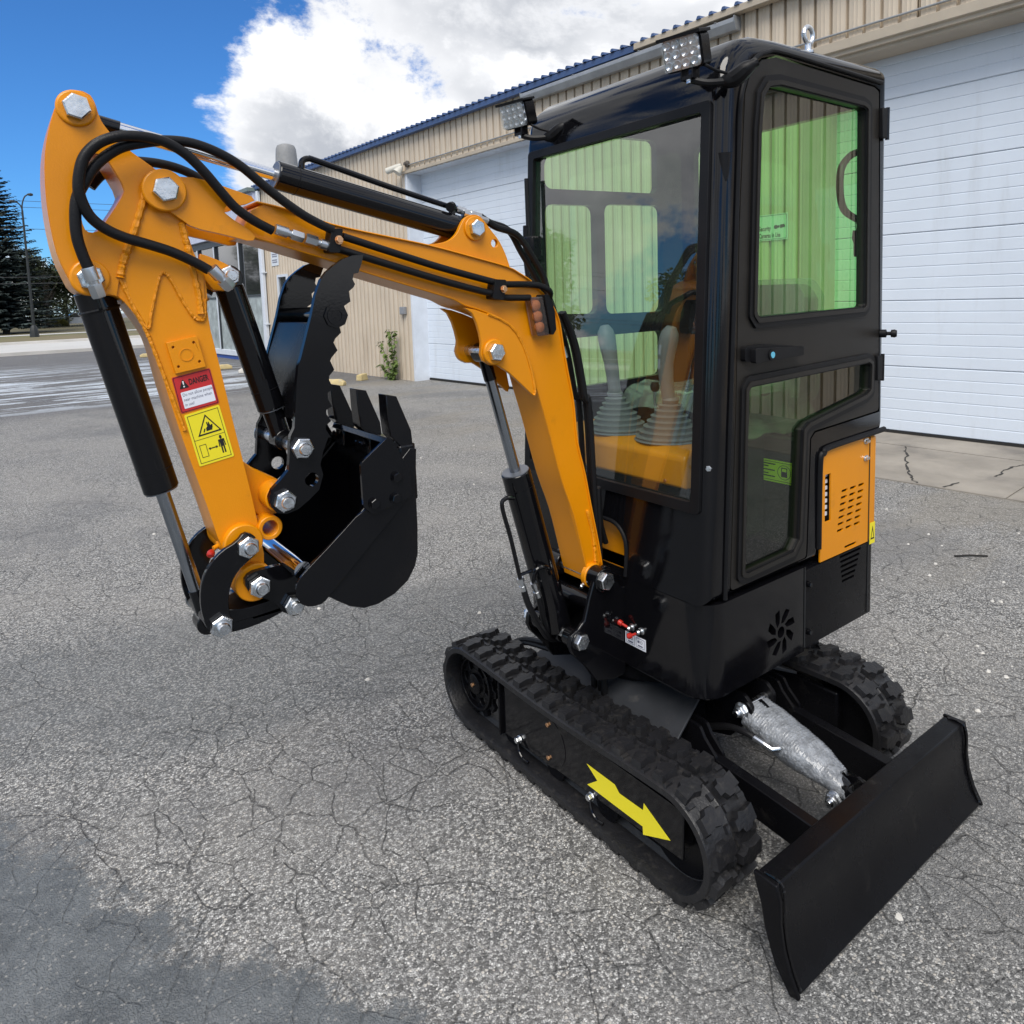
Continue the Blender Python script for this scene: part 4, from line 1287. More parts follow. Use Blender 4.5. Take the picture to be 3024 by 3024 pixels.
def bubble_wrap():
    me_v, me_f = [], []
    A, Bq = Vector((0, 0.372, 0.272)), Vector((0.0, 0.648, 0.188))
    d = (Bq - A).normalized()
    ex = Vector((1, 0, 0)); ey = d.cross(ex).normalized()
    na, nb = 110, 80
    for i in range(na + 1):
        q = i / na
        c = A.lerp(Bq, q)
        for k in range(nb):
            a = 2 * math.pi * k / nb
            r = 0.050 + 0.006 * math.sin(q * 3.0 + 0.5) - 0.055 * max(0, q - 0.6)
            r *= 1 + 0.22 * math.cos(2 * a + 0.4)
            p = c + (ex * math.cos(a) + ey * math.sin(a)) * r
            nv = noise.noise(p * 16) * 0.006 + noise.noise(p * 40) * 0.003
            # bubble dimples on a staggered grid
            s = q * 0.34 / 0.0085; tt = a / (2 * math.pi) * 30 + (0.5 if int(s) % 2 else 0)
            bb = max(0.0, 1 - 4.2 * ((s % 1 - .5) ** 2 + (tt % 1 - .5) ** 2))
            p = p + (ex * math.cos(a) + ey * math.sin(a)) * (nv + 0.0030 * bb)
            if q > 0.9:                       # ragged open end
                p += d * (0.03 * math.sin(a * 1.0 + 0.6) + 0.01 * noise.noise(Vector((a * 2, 0, 0)))) * (q - 0.9) * 10
            me_v.append(p)
    for i in range(na):
        for k in range(nb):
            me_f.append((i * nb + k, i * nb + (k + 1) % nb, (i + 1) * nb + (k + 1) % nb, (i + 1) * nb + k))
    return G().add(me_v, me_f)


bubble_wrap().obj('bubble_wrap', WRAP, bl, sharp=80)['label'] = 'crumpled grey bubble wrap round the blade cylinder'
G().tube(spline([(0.12, 0.22, 0.20), (0.105, 0.29, 0.229), (0.10, 0.354, 0.257), (0.10, 0.403, 0.266), (0.095, 0.435, 0.262)], 6), 0.009, 10).obj('blade_hose', HOSE, bl)
G().tube([(0.096, 0.434, 0.262), (0.094, 0.462, 0.257), (0.09, 0.486, 0.25), (0.075, 0.495, 0.252), (0.045, 0.49, 0.245)], 0.0085, 10).obj('hose_elbow', STEEL, bl)

# ------------------------------------------------------------------ lower body
lb = node('lower_body')
body = rnd([(0.252, -0.385), (0.252, 0.40), (-0.205, 0.40), (-0.205, -0.385)], [0.075, 0.075, 0.002, 0.002], 8)
g = G()
n = len(body)
v = []
lev = [(0.392, 0.985), (0.398, 1.0), (0.66, 1.0)]
for z, k in lev:
    v += [(p[0] * k, p[1] * k, z) for p in body]
f = [(a * n + i, a * n + (i + 1) % n, (a + 1) * n + (i + 1) % n, (a + 1) * n + i) for a in range(2) for i in range(n)] + [tuple(reversed(range(n))), tuple(range(2 * n, 3 * n))]
g.add(v, f)
base = g.obj('front_skirt', BLACK, lb, sharp=30)
# fan-shaped cooling holes
fc = (-0.083, 0.496)
cut = []
for k in range(8):
    a = 2 * math.pi * k / 8 + 0.25
    blade = []
    for r, da in ((0.026, -0.25), (0.045, -0.12), (0.068, 0.10), (0.070, 0.42), (0.050, 0.42), (0.030, 0.28)):
        blade.append((fc[0] + r * math.cos(a + da), fc[1] + r * math.sin(a + da)))
    cut.append(G().prism(blade, 'Y', 0.30, 0.45).obj('cutter', BLACK))
cut.append(G().prism(circ(fc, 0.017, 16), 'Y', 0.30, 0.45).obj('cutter', BLACK))
boolean(base, cut)
# panel seam above the skirt
G().box(-0.2055, -0.2015, 0.3985, 0.4022, 0.41, 0.66).obj('panel_gap', DARKIN, lb)
for x, z in ((-0.224, 0.602), (-0.226, 0.452)):
    G().bolt((x, 0.401, z), (0, 1, 0), 0.008, 0.006, washer=True).obj('panel_bolt', BLACK, lb)
# engine bay at the rear
g = G()
rear = rnd([(-0.208, -0.385), (-0.208, 0.398), (-0.615, 0.398), (-0.615, -0.385)], [0.001, 0.001, 0.02, 0.02], 4)
g.prism(rear, 'Z', 0.405, 0.648)
o = g.obj('engine_cover_lower', BLACKM, lb, bevel=0.003)
cut = []
for k in range(6):
    z = 0.640 - k * 0.0165
    x0, x1 = -0.402 - k * 0.003, -0.532 + k * 0.008
    cut.append(G().prism(rnd([(x0, z - 0.004), (x0, z + 0.004), (x1, z + 0.004), (x1, z - 0.004)], 0.0038), 'Y', 0.35, 0.45).obj('cutter', BLACK))
o.modifiers.clear()
boolean(o, cut)
pan = [(-0.290, 0.652), (-0.290, 1.0), (-0.574, 1.0), (-0.574, 0.652)]
holes = []
for r_ in range(7):
    z = 0.851 - r_ * 0.0205
    for c in range(3):
        x = -0.408 - c * 0.0505 + r_ * 0.0018 * 2.2
        holes.append(rnd([(x, z - 0.0045), (x, z + 0.0045), (x - 0.036, z + 0.0045), (x - 0.036, z - 0.0045)], 0.0043, 3))
holes.append(rnd([(-0.43, 0.661), (-0.43, 0.670), (-0.502, 0.670), (-0.502, 0.661)], 0.004, 3))
holes.append([(-0.313, 0.772), (-0.313, 0.921), (-0.345, 0.921), (-0.347, 0.772)])
G().prism(pan, 'Y', 0.393, 0.398, holes=holes).obj('engine_side_panel', ORANGE, lb)
g = G()
for k in range(7):
    z = 0.785 + k * 0.0205
    g.box(-0.35, -0.309, 0.380, 0.384, z, z + 0.011)
g.obj('radiator_grille', WHITEST, lb)
G().box(-0.61, -0.215, -0.30, 0.36, 0.655, 0.98).obj('engine_block', DARKIN, lb)
G().box(-0.618, -0.576, 0.35, 0.399, 0.652, 1.0).obj('rear_corner_panel', ORANGE, lb, bevel=0.006)
G().box(-0.612, -0.60, -0.385, 0.352, 0.652, 1.0).obj('rear_hood', ORANGE, lb, bevel=0.004)
G().box(-0.578, -0.5745, 0.394, 0.4, 0.41, 1.0).obj('panel_gap', DARKIN, lb)
for x, z in ((-0.545, 0.935), (-0.556, 0.935), (-0.545, 0.99), (-0.556, 0.99)):
    G().lathe((x, 0.398, z), (0, 1, 0), [(0.009, 0), (0.009, 0.003), (0.005, 0.004), (0.005, 0.010)], 14).obj('panel_latch', ZINC, lb)
G().prism([(-0.582, 0.640), (-0.582, 0.712), (-0.616, 0.712), (-0.616, 0.640)], 'Y', 0.3998, 0.4004).obj('warning_sticker', YELLOW, lb)
G().prism([(-0.588, 0.655), (-0.600, 0.70), (-0.612, 0.655)], 'Y', 0.4006, 0.4009, holes=[[(-0.5925, 0.660), (-0.600, 0.688), (-0.6075, 0.660)]]).obj('warning_triangle', INK, lb)
# drain caps and small data plate on the front skirt
G().prism([(0.105, 0.462), (0.186, 0.462), (0.186, 0.498), (0.105, 0.498)], 'X', 0.2525, 0.2532).obj('data_sticker', WHITEST, lb)
g = G()
for a in (0.110, 0.148):
    g.prism([(a, 0.466), (a + 0.033, 0.466), (a + 0.033, 0.494), (a, 0.494)], 'X', 0.2533, 0.2535, holes=[[(a + .0012, 0.4672), (a + 0.0318, 0.4672), (a + 0.0318, 0.4928), (a + .0012, 0.4928)]])
    g.prism([(a + 0.006, 0.480), (a + 0.014, 0.480), (a + 0.014, 0.488), (a + 0.006, 0.486)], 'X', 0.2533, 0.2535)
    g.prism(circ((a + 0.021, 0.484), 0.0045, 12), 'X', 0.2533, 0.2535, holes=[circ((a + 0.021, 0.484), 0.003, 12)])
    g.prism([(a + 0.007, 0.470), (a + 0.026, 0.470), (a + 0.026, 0.474), (a + 0.007, 0.474)], 'X', 0.2533, 0.2535)
g.obj('data_print', INKG, lb)
for y, z in ((0.132, 0.518), (0.170, 0.520)):
    G().lathe((0.250, y, z), (1, 0, 0), [(0.011, 0), (0.011, 0.004), (0.007, 0.005), (0.007, 0.018), (0.004, 0.022)], 14).obj('grease_nipple', ZINC, lb)
for a, b_ in (((0.268, 0.128, 0.522), (0.275, 0.102, 0.530)), ((0.268, 0.166, 0.516), (0.276, 0.152, 0.508))):
    G().lathe(a, Vector(b_) - Vector(a), [(0.004, 0), (0.004, 0.017), (0.008, 0.018), (0.0085, 0.028), (0.006, 0.031)], 12).obj('nipple_cap', RED, lb)

# ------------------------------------------------------------------ cab
cabn = node('cab')
HW = 0.400


def xw(z):
    """front face leans: x of the windscreen plane at height z"""
    return 0.236 - (z - 0.90) * 0.0535


fp = [(xw(0.662) + 0.004, 0.662), (xw(0.9), 0.90), (xw(1.985), 1.985)]
arc = [(0.168, 2.045), (0.140, 2.090), (0.095, 2.122), (0.04, 2.138), (-0.05, 2.145)]
prof = fp + arc + [(-0.60, 2.158), (-0.635, 2.150), (-0.650, 2.13), (-0.668, 1.035), (-0.655, 1.005), (-0.30, 1.003), (-0.268, 0.98), (-0.262, 0.662)]


def hull(prof_, y0, y1, bev, name):
    me = G().prism(prof_, 'Y', y0, y1).mesh(name)
    bm = bmesh.new(); bm.from_mesh(me)
    bmesh.ops.dissolve_limit(bm, angle_limit=0.001, verts=bm.verts, edges=bm.edges)
    if bev:
        eds = []
        for e in bm.edges:
            a, b_ = e.verts[0].co, e.verts[1].co
            if abs(a.y - b_.y) < 1e-5 and min(a.z, b_.z) > 0.6 and not (a.z < 1.02 and b_.z < 1.02 and a.x < 0.1):
                eds.append(e)
        bmesh.ops.bevel(bm, geom=eds, offset=bev, segments=6, profile=0.5, affect='EDGES', clamp_overlap=True)
    bmesh.ops.recalc_face_normals(bm, faces=bm.faces)
    bm.to_mesh(me); bm.free()
    o = bpy.data.objects.new(name, me)
    me.materials.append(BLACK)
    link(o)
    return o


shell = hull(prof, -HW, HW, 0.045, 'cab_shell')
inner = [(xw(0.70) - 0.03, 0.70), (xw(1.985) - 0.03, 1.985), (0.11, 2.07), (0.03, 2.108), (-0.60, 2.122), (-0.622, 2.10), (-0.636, 1.04), (-0.235, 1.04), (-0.23, 0.70)]
cuts = [hull(inner, -HW + 0.028, HW - 0.028, 0, 'cutter')]
# windscreen opening
ws = rnd([(-0.348, 0.925), (0.348, 0.925), (0.348, 1.942), (-0.348, 1.942)], 0.012)
cuts.append(G().prism(ws, 'X', 0.05, 0.40).obj('cutter', BLACK))
door = T['door']
cuts.append(G().prism(door, 'Y', 0.36, 0.45).obj('cutter', BLACK))
RW = [rnd([(0.118, 1.852), (0.118, 1.93), (0.06, 2.045), (-0.445, 2.065), (-0.445, 1.866)], 0.03),
      rnd([(0.119, 1.425), (0.119, 1.80), (-0.118, 1.806), (-0.118, 1.418)], 0.03),
      rnd([(-0.161, 1.415), (-0.161, 1.812), (-0.474, 1.822), (-0.474, 1.412)], 0.03),
      rnd([(0.10, 1.155), (0.10, 1.335), (-0.466, 1.338), (-0.466, 1.164)], 0.03)]
for w in RW:
    cuts.append(G().prism(w, 'Y', -0.45, -0.36).obj('cutter', BLACK))
RB = rnd([(-0.34, 1.36), (0.345, 1.36), (0.345, 2.052), (-0.34, 2.052)], 0.04)
cuts.append(G().prism(RB, 'X', -0.75, -0.60).obj('cutter', BLACK))
shell.parent = cabn
# arch over the boom foot
cuts.append(G().prism([(-0.105, 0.60), (0.107, 0.60), (0.109, 0.745), (0.095, 0.785), (0.06, 0.812), (0.0, 0.815), (-0.06, 0.812), (-0.105, 0.76)], 'X', 0.20, 0.40).obj('cutter', BLACK))
boolean(shell, cuts)
G().box(0.19, 0.2, -0.12, 0.12, 0.655, 0.83).obj('arch_backing_panel', ORANGE, cabn)
G().tube(spline([(0.252, -0.107, 0.665), (0.248, -0.107, 0.745), (0.246, -0.095, 0.787), (0.245, -0.06, 0.814), (0.245, 0.0, 0.817), (0.245, 0.06, 0.814), (0.246, 0.096, 0.787), (0.248, 0.110, 0.745), (0.252, 0.108, 0.665)], 5), 0.006, 8).obj('arch_trim', RUBBER, cabn)
# windscreen frame gasket and pane
def wsmap(a, b_, t):
    return (xw(b_) + t, a, b_)


G().prism(rnd([(-0.368, 0.906), (0.370, 0.906), (0.370, 1.963), (-0.368, 1.963)], 0.012), 'X', -0.004, 0.010, holes=[rnd([(-0.340, 0.935), (0.342, 0.935), (0.342, 1.938), (-0.340, 1.938)], 0.010)], map3=wsmap).obj('windscreen_gasket', RUBBER, cabn, bevel=0.003)
G().prism([(-0.350, 0.922), (0.350, 0.922), (0.350, 1.945), (-0.350, 1.945)], 'X', -0.012, -0.007, map3=wsmap).obj('windscreen', GLASS_F, cabn)
for i, w in enumerate(RW):
    G().prism(w, 'Y', -0.392, -0.388).obj('side_window', GLASS_G, cabn)
G().prism(RB, 'X', -0.655, -0.651).obj('rear_window', GLASS_G, cabn)
# seal lines round the door side of the roof and corner pillar
P = [(xw(0.66) - 0.07, 0.402, 0.67)] + [(xw(z) - 0.066, 0.403, z) for z in (1.0, 1.4, 1.8, 1.95)] + [(0.085, 0.403, 2.03), (0.05, 0.403, 2.075), (0.0, 0.403, 2.098), (-0.06, 0.403, 2.108), (-0.3, 0.403, 2.108), (-0.60, 0.403, 2.106)]
G().tube(spline(P, 6), 0.006, 8).obj('door_seal', RUBBER, cabn)
P2 = [(xw(0.70) - 0.030, 0.3885, 0.68)] + [(xw(z) - 0.030, 0.3885, z) for z in (1.0, 1.4, 1.8)]
G().tube(spline(P2, 6), 0.008, 8).obj('pillar_cable', RUBBER, cabn)
G().tube([(xw(1.80) - 0.026, 0.389, 1.76), (xw(1.8) - 0.026, 0.389, 1.83)], 0.017, 12, rad=[0.010, 0.018]).obj('cable_grommet', RUBBER, cabn)
G().bolt((xw(1.03) - 0.012, 0.382, 1.03), (1, 0.5, 0), 0.008, 0.006).obj('pillar_screw', ZINC, cabn)

# ---- door
dr = node('cab_door', 'dark cab door with green tinted glass and black handle')


def offset_poly(poly, d):
    """inset a polygon by d (works for gentle outlines)"""
    n = len(poly)
    area = sum(poly[i][0] * poly[(i + 1) % n][1] - poly[(i + 1) % n][0] * poly[i][1] for i in range(n))
    s = 1 if area > 0 else -1
    out = []
    for i in range(n):
        p0, p1, p2 = Vector(poly[i - 1]), Vector(poly[i]), Vector(poly[(i + 1) % n])
        a = (p1 - p0); b_ = (p2 - p1)
        n1 = Vector((-a.y, a.x)).normalized() * s; n2 = Vector((-b_.y, b_.x)).normalized() * s
        k = 1 + n1.dot(n2)
        q = p1 + (n1 + n2) * (d / max(k, 0.35))
        out.append(tuple(q))
    return out


dpoly = rnd(offset_poly(door, 0.005), 0.012)
g1, g2 = T['dglass1'], T['dglass2']
g1r, g2r = rnd(g1, 0.008), rnd(g2, 0.01)
G().prism(dpoly, 'Y', 0.374, 0.399, holes=[g1r, g2r]).obj('door_panel', DOORB, dr, bevel=0.003)
# raised pressed frames round the glass
for nm, poly in (('upper_glass_frame', g1), ('lower_glass_frame', g2)):
    outer = rnd(offset_poly(poly, -0.027), 0.02)
    G().prism(outer, 'Y', 0.3992, 0.4062, holes=[rnd(offset_poly(poly, 0.004), 0.01)]).obj(nm, RUBBER, dr, bevel=0.004)
    G().prism(rnd(offset_poly(poly, -0.012), 0.012), 'Y', 0.4064, 0.4096, holes=[rnd(offset_poly(poly, 0.0), 0.01)]).obj('gasket', DOORB, dr, bevel=0.002)
G().prism(offset_poly(g1, -0.004), 'Y', 0.385, 0.389).obj('upper_glass', GLASS_G, dr)
G().prism(offset_poly(g2, -0.004), 'Y', 0.385, 0.389).obj('lower_glass', GLASS_D, dr)
hd = G()
hd.prism(rnd([(0.108, 1.300), (0.108, 1.338), (0.02, 1.341), (-0.138, 1.324), (-0.138, 1.299), (0.0, 1.296)], 0.008), 'Y', 0.3995, 0.414)
hd.obj('handle', RUBBER, dr, bevel=0.004)
G().prism(rnd([(0.085, 1.294), (0.085, 1.334), (-0.140, 1.325), (-0.140, 1.299)], 0.006), 'Y', 0.414, 0.430).obj('handle_grip', RUBBER, dr, bevel=0.005)
G().cyl((0.015, 0.429, 1.312), (0.015, 0.4335, 1.312), 0.015).obj('lock_barrel', RUBBER, dr)
G().cyl((0.015, 0.4336, 1.312), (0.015, 0.4350, 1.312), 0.0085).obj('lock_film', BLUEST, dr)
for z0, z1 in ((1.94, 2.03), (1.183, 1.262)):
    G().box(-0.622, -0.592, 0.399, 0.412, z0, z1).obj('hinge', RUBBER, dr, bevel=0.002)
    G().cyl((-0.628, 0.408, z0 - 0.004), (-0.628, 0.408, z1 + 0.004), 0.006, n=12).obj('hinge_pin', BLACK, dr)
G().lathe((-0.628, 0.398, 1.331), (-0.35, 1, 0), [(0.013, 0), (0.013, 0.018), (0.006, 0.02), (0.006, 0.030), (0.012, 0.032), (0.013, 0.042), (0.010, 0.048)], 16).obj('door_stop', RUBBER, dr)
# inside grab handle
G().tube(spline(Yp(T['dgrab'], 0.345), 6), 0.011, 10).obj('grab_handle', RUBBER, dr)
# keys hanging inside
G().tube(spline([(-0.565, 0.345, 1.690), (-0.563, 0.346, 1.675), (-0.570, 0.346, 1.662), (-0.576, 0.345, 1.674), (-0.568, 0.345, 1.69)], 4), 0.0016, 6).obj('key_ring', STEEL, dr)
G().prism(rnd([(-0.552, 1.662), (-0.585, 1.662), (-0.588, 1.632), (-0.570, 1.62), (-0.574, 1.58), (-0.560, 1.578), (-0.558, 1.622), (-0.548, 1.635)], 0.005), 'Y', 0.343, 0.349).obj('key', RUBBER, dr)

# ---- roof edge and cab trim
G().prism([(-0.02, 0.352), (0.02, 0.352), (0.02, 0.40)], 'X', 0, 0.001)
lip = [(-0.672, 0.380), (-0.672, 0.408), (-0.30, 0.408), (-0.30, 0.380)]
g = G()
pts = [(-0.276, 0.4005, 0.70), (-0.274, 0.4035, 0.96), (-0.292, 0.4045, 0.992), (-0.33, 0.4045, 1.006), (-0.60, 0.4045, 1.014), (-0.655, 0.404, 1.016)]
G().tube(spline(pts, 6), 0.009, 8).obj('lower_seal', RUBBER, cabn)
EYE = G()
P = [(-0.242 + 0.022 * math.cos(a), 0.372, 2.192 + 0.022 * math.sin(a)) for a in [2 * math.pi * k / 20 for k in range(21)]]
EYE.tube(P, 0.0065, 10, cap=False)
EYE.lathe((-0.242, 0.372, 2.142), (0, 0, 1), [(0.016, 0), (0.016, 0.006), (0.009, 0.010), (0.009, 0.026)], 16)
EYE.obj('lifting_eye', ZINC, cabn)

# ---- work lamps on the roof front
for y0 in (0.375, -0.305):
    lm = empty('work_lamp', (0, 0, 0), EX)
    c = Vector((0.262, y0 - 0.028, 2.068))
    fx = Vector((0.94, 0.20, -0.28)).normalized(); ex = Vector((0.20, -0.98, 0)).normalized(); ez = ex.cross(fx).normalized()
    if ez.z < 0:
        ez = -ez
    def mp(a, b_, t, c=c, fx=fx, ex=ex, ez=ez):
        q = c + ex * a + ez * b_ + fx * t
        return (q.x, q.y, q.z)
    G().prism(rnd([(-0.052, -0.040), (0.052, -0.040), (0.052, 0.040), (-0.052, 0.040)], 0.012), 'X', -0.040, 0.004, map3=mp).obj('lamp_housing', BLACKM, lm, bevel=0.004)
    G().prism(rnd([(-0.058, 0.036), (0.058, 0.036), (0.058, 0.044), (-0.058, 0.044)], 0.002), 'X', -0.04, 0.022, map3=mp).obj('lamp_visor', RUBBER, lm)
    G().prism(rnd([(-0.047, -0.036), (0.047, -0.036), (0.047, 0.036), (-0.047, 0.036)], 0.008), 'X', 0.0045, 0.008, map3=mp).obj('reflector_plate', REFL, lm)
    for i in range(4):
        for j in range(3):
            q0 = mp(-0.0345 + i * 0.023, -0.023 + j * 0.023, 0.008)
            G().lathe(q0, fx, [(0.0045, 0.0), (0.0105, 0.007), (0.0110, 0.008), (0.0095, 0.0085), (0.003, 0.003), (0.0, 0.003)], 12).obj('reflector_cup', REFL, lm)
    G().prism(rnd([(-0.048, -0.037), (0.048, -0.037), (0.048, 0.037), (-0.048, 0.037)], 0.009), 'X', 0.0175, 0.0195, map3=mp).obj('lamp_lens', LENS, lm)
    g = G()
    g.box(0.236, 0.262, y0 - 0.035, y0 - 0.003, 2.004, 2.012)
    g.box(0.236, 0.262, y0 - 0.038, y0 - 0.034, 2.004, 2.036)
    g.box(0.236, 0.262, y0 - 0.004, y0, 2.004, 2.036)
    g.obj('lamp_bracket', BLACKM, lm)
    G().bolt((0.250, y0 - 0.019, 2.004), (0, 0, -1), 0.008, 0.006).obj('bracket_bolt', ZINC, lm)
    g = G()
    g.tube(spline([(0.250, y0 - 0.014, 2.003), (0.225, y0 + 0.015, 1.992), (0.180, y0 + 0.045, 1.995)], 4), 0.009, 8, rad=None)
    g.tube(spline([(0.19, y0 + 0.028, 1.995), (0.175, y0 + 0.055, 2.0), (0.165, y0 + 0.085, 2.018), (0.150, y0 + 0.10, 2.03)], 4), 0.02, 10, rad=[0.012 + 0.010 * math.sin(math.pi * min(1, i / 10)) for i in range(13)])
    g.obj('lamp_foot', RUBBER, lm)
    G().tube(spline([(0.225, y0 + 0.0, 2.04), (0.235, y0 + 0.02, 2.030), (0.215, y0 + 0.03, 2.02), (0.19, y0 + 0.045, 2.012)], 5), 0.004, 7).obj('lamp_cable', RUBBER, lm)

# ---- wiper
wp = node('wiper')
wpt = [(xw(z) + 0.028, y, z) for y, z in ((-0.352, 1.875), (-0.338, 1.70), (-0.322, 1.58), (-0.305, 1.45))]
G().tube(spline(wpt, 5), 0.007, 8).obj('wiper_blade', RUBBER, wp)
G().tube(spline([(xw(1.72) + 0.036, -0.343, 1.72), (xw(1.6) + 0.045, -0.325, 1.60), (xw(1.48) + 0.04, -0.30, 1.48)], 5), 0.009, 8).obj('wiper_arm', BLACKM, wp)
g = G(); g.box(xw(1.66) + 0.005, xw(1.66) + 0.05, -0.345, -0.29, 1.60, 1.685); g.obj('wiper_motor_cover', BLACKM, wp, bevel=0.008)

# ---- interior
it = node('cab_interior')
G().box(-0.63, 0.20, -0.365, 0.365, 0.675, 0.70).obj('floor', DARKIN, it)
G().box(-0.635, -0.625, -0.37, 0.37, 0.70, 1.34).obj('rear_bulkhead', DARKIN, it)
G().prism([(0.195, 0.945), (0.195, 1.035), (0.165, 1.052), (-0.02, 1.052), (-0.02, 0.945)], 'Y', -0.30, 0.284).obj('control_console', ORANGE, it, bevel=0.012, seg=3)
G().box(-0.02, 0.15, -0.27, 0.26, 0.70, 0.944).obj('console_pedestal', DARKIN, it, bevel=0.01)
G().bolt((0.196, 0.215, 0.962), (1, 0, 0), 0.005, 0.003, washer=False).obj('console_screw', BRASS, it)
for y0, lean in ((-0.075, (-0.12, 0.0)), (0.128, (0.10, -0.02))):
    j = empty('joystick', (0, 0, 0), EX)
    b0 = Vector((0.085, y0, 1.053))
    prof_j = [(0.098, 0.0)]
    for k in range(7):
        rr = 0.092 - k * 0.010
        prof_j += [(rr, 0.004 + k * 0.0155), (rr + 0.003, 0.010 + k * 0.0155), (rr - 0.010, 0.0135 + k * 0.0155)]
    prof_j += [(0.026, 0.118), (0.022, 0.125)]
    g = G(); g.lathe(b0, (0, 0, 1), prof_j, 28)
    for i, p in enumerate(g.v):
        h = (p[2] - b0.z)
        # square up the boot towards its base and shear it with the lever
        q = 1.0 - h / 0.13
        g.v[i] = (p[0] + lean[1] * h, p[1] + lean[0] * h * 0.9, p[2])
    g.obj('bellows', GREYRUB, j)
    pts, rad = [], []
    for k in range(15):
        h = 0.10 + 0.235 * k / 14
        q = k / 14
        pts.append(b0 + Vector((lean[1] * h + 0.02 * math.sin(q * 2.0), lean[0] * h * 0.9 - (0.012 if y0 > 0 else -0.012) * math.sin(q * 3.1), h)))
        rad.append([0.021, 0.020, 0.0195, 0.0195, 0.020, 0.021, 0.022, 0.022, 0.0235, 0.025, 0.0265, 0.0275, 0.0275, 0.025, 0.014][k])
    G().tube(pts, 0.02, 16, rad=rad).obj('grip', GREYRUB, j)
for y0 in (0.03, 0.075):
    G().tube([(0.02, y0, 1.05), (0.03, y0, 1.16), (0.028, y0, 1.185)], 0.004, 8).obj('travel_lever', STEEL, it)
    G().lathe((0.028, y0, 1.18), (0, 0, 1), [(0.008, 0), (0.014, 0.008), (0.015, 0.02), (0.010, 0.03)], 14).obj('lever_knob', RUBBER, it)
seat = node('operator_seat')
G().prism(rnd([(-0.22, -0.17), (0.0, -0.17), (0.0, 0.17), (-0.22, 0.17)], 0.06), 'Z', 1.06, 1.16, map3=lambda a, b_, t: (a - 0.20, b_ + 0.06, t)).obj('seat_cushion', SEATM, seat, bevel=0.02, seg=3)
G().prism(rnd([(-0.19, 1.12), (0.19, 1.12), (0.17, 1.45), (0.13, 1.50), (-0.13, 1.50), (-0.17, 1.45)], 0.05), 'X', 0, 0.09, map3=lambda a, b_, t: (-0.50 + t - (b_ - 1.12) * 0.16, a + 0.06, b_)).obj('seat_back', SEATM, seat, bevel=0.02, seg=3)
g = G().prism(rnd([(-0.20, 1.10), (0.20, 1.10), (0.185, 1.46), (0.14, 1.518), (-0.14, 1.518), (-0.185, 1.46)], 0.05), 'X', -0.012, 0.104, map3=lambda a, b_, t: (-0.50 + t - (b_ - 1.12) * 0.16, a + 0.06, b_))
g.obj('plastic_cover', PLASTIC, seat, bevel=0.03, seg=3)
G().box(-0.45, -0.10, -0.12, 0.26, 0.72, 1.05).obj('seat_pedestal', DARKIN, seat, bevel=0.02)
ruf = G()
nu, nv_ = 34, 22
for i in range(nu):
    for k in range(nv_):
        x = -0.46 + 0.50 * i / (nu - 1); y = -0.14 + 0.44 * k / (nv_ - 1)
        z = 1.178 + 0.020 * noise.noise(Vector((x * 9, y * 9, 0.3))) + 0.008 * noise.noise(Vector((x * 28, y * 28, 1.3))) - 1.6 * max(0, y - 0.22) - 0.9 * max(0, x + 0.02)
        ruf.v.append((x, y, z))
ruf.f = [(i * nv_ + k, i * nv_ + k + 1, (i + 1) * nv_ + k + 1, (i + 1) * nv_ + k) for i in range(nu - 1) for k in range(nv_ - 1)]
ruf.obj('cushion_plastic', PLASTIC, seat, sharp=80)
# fuel sticker on the upright front of the seat box
G().box(-0.26, -0.205, 0.10, 0.37, 0.71, 1.04).obj('seat_box_front', DARKIN, it, bevel=0.004)
FX = -0.2042
G().prism([(0.222, 0.900), (0.362, 0.900), (0.362, 0.968), (0.222, 0.968)], 'X', FX, FX + 0.0006).obj('fuel_sticker', LIME, it)
g = G()
a0, a1, z0, z1 = 0.227, 0.357, 0.905, 0.963
g.prism([(a0, z0), (a1, z0), (a1, z1), (a0, z1)], 'X', FX + 0.0008, FX + 0.001, holes=[[(a0 + .0015, z0 + .0015), (a1 - .0015, z0 + .0015), (a1 - .0015, z1 - .0015), (a0 + .0015, z1 - .0015)]])
g.prism(circ((0.330, 0.934), 0.0225, 28), 'X', FX + 0.0008, FX + 0.001, holes=[circ((0.330, 0.934), 0.0208, 28)])
g.prism([(0.320, 0.920), (0.340, 0.920), (0.340, 0.949), (0.320, 0.949)], 'X', FX + 0.0008, FX + 0.001, holes=[[(0.3225, 0.937), (0.3375, 0.937), (0.3375, 0.946), (0.3225, 0.946)]])
for z, p, q in ((0.955, 0.233, 0.301), (0.947, 0.255, 0.277), (0.936, 0.233, 0.299), (0.925, 0.255, 0.277), (0.917, 0.233, 0.299)):
    g.prism([(p, z - 0.0018), (q, z - 0.0018), (q, z + 0.0018), (p, z + 0.0018)], 'X', FX + 0.0008, FX + 0.001)
g.obj('fuel_sticker_print', INK, it)

# ------------------------------------------------------------------ boom, stick and attachments
rb = random.Random(3)
GLAND = mat('grey_gland', (0.16, 0.17, 0.19), 0.4, metal=0.5)


def weld(pts, y, r=0.004, parent=None, m=None):
    P = spline([(p[0], y, p[1]) for p in pts], 7)
    rad = [r * (0.75 + 0.45 * abs(math.sin(i * 1.3)) + rb.uniform(-.12, .12)) for i in range(len(P))]
    return G().tube(P, r, 7, rad=rad).obj('weld_bead', m or WELD, parent)


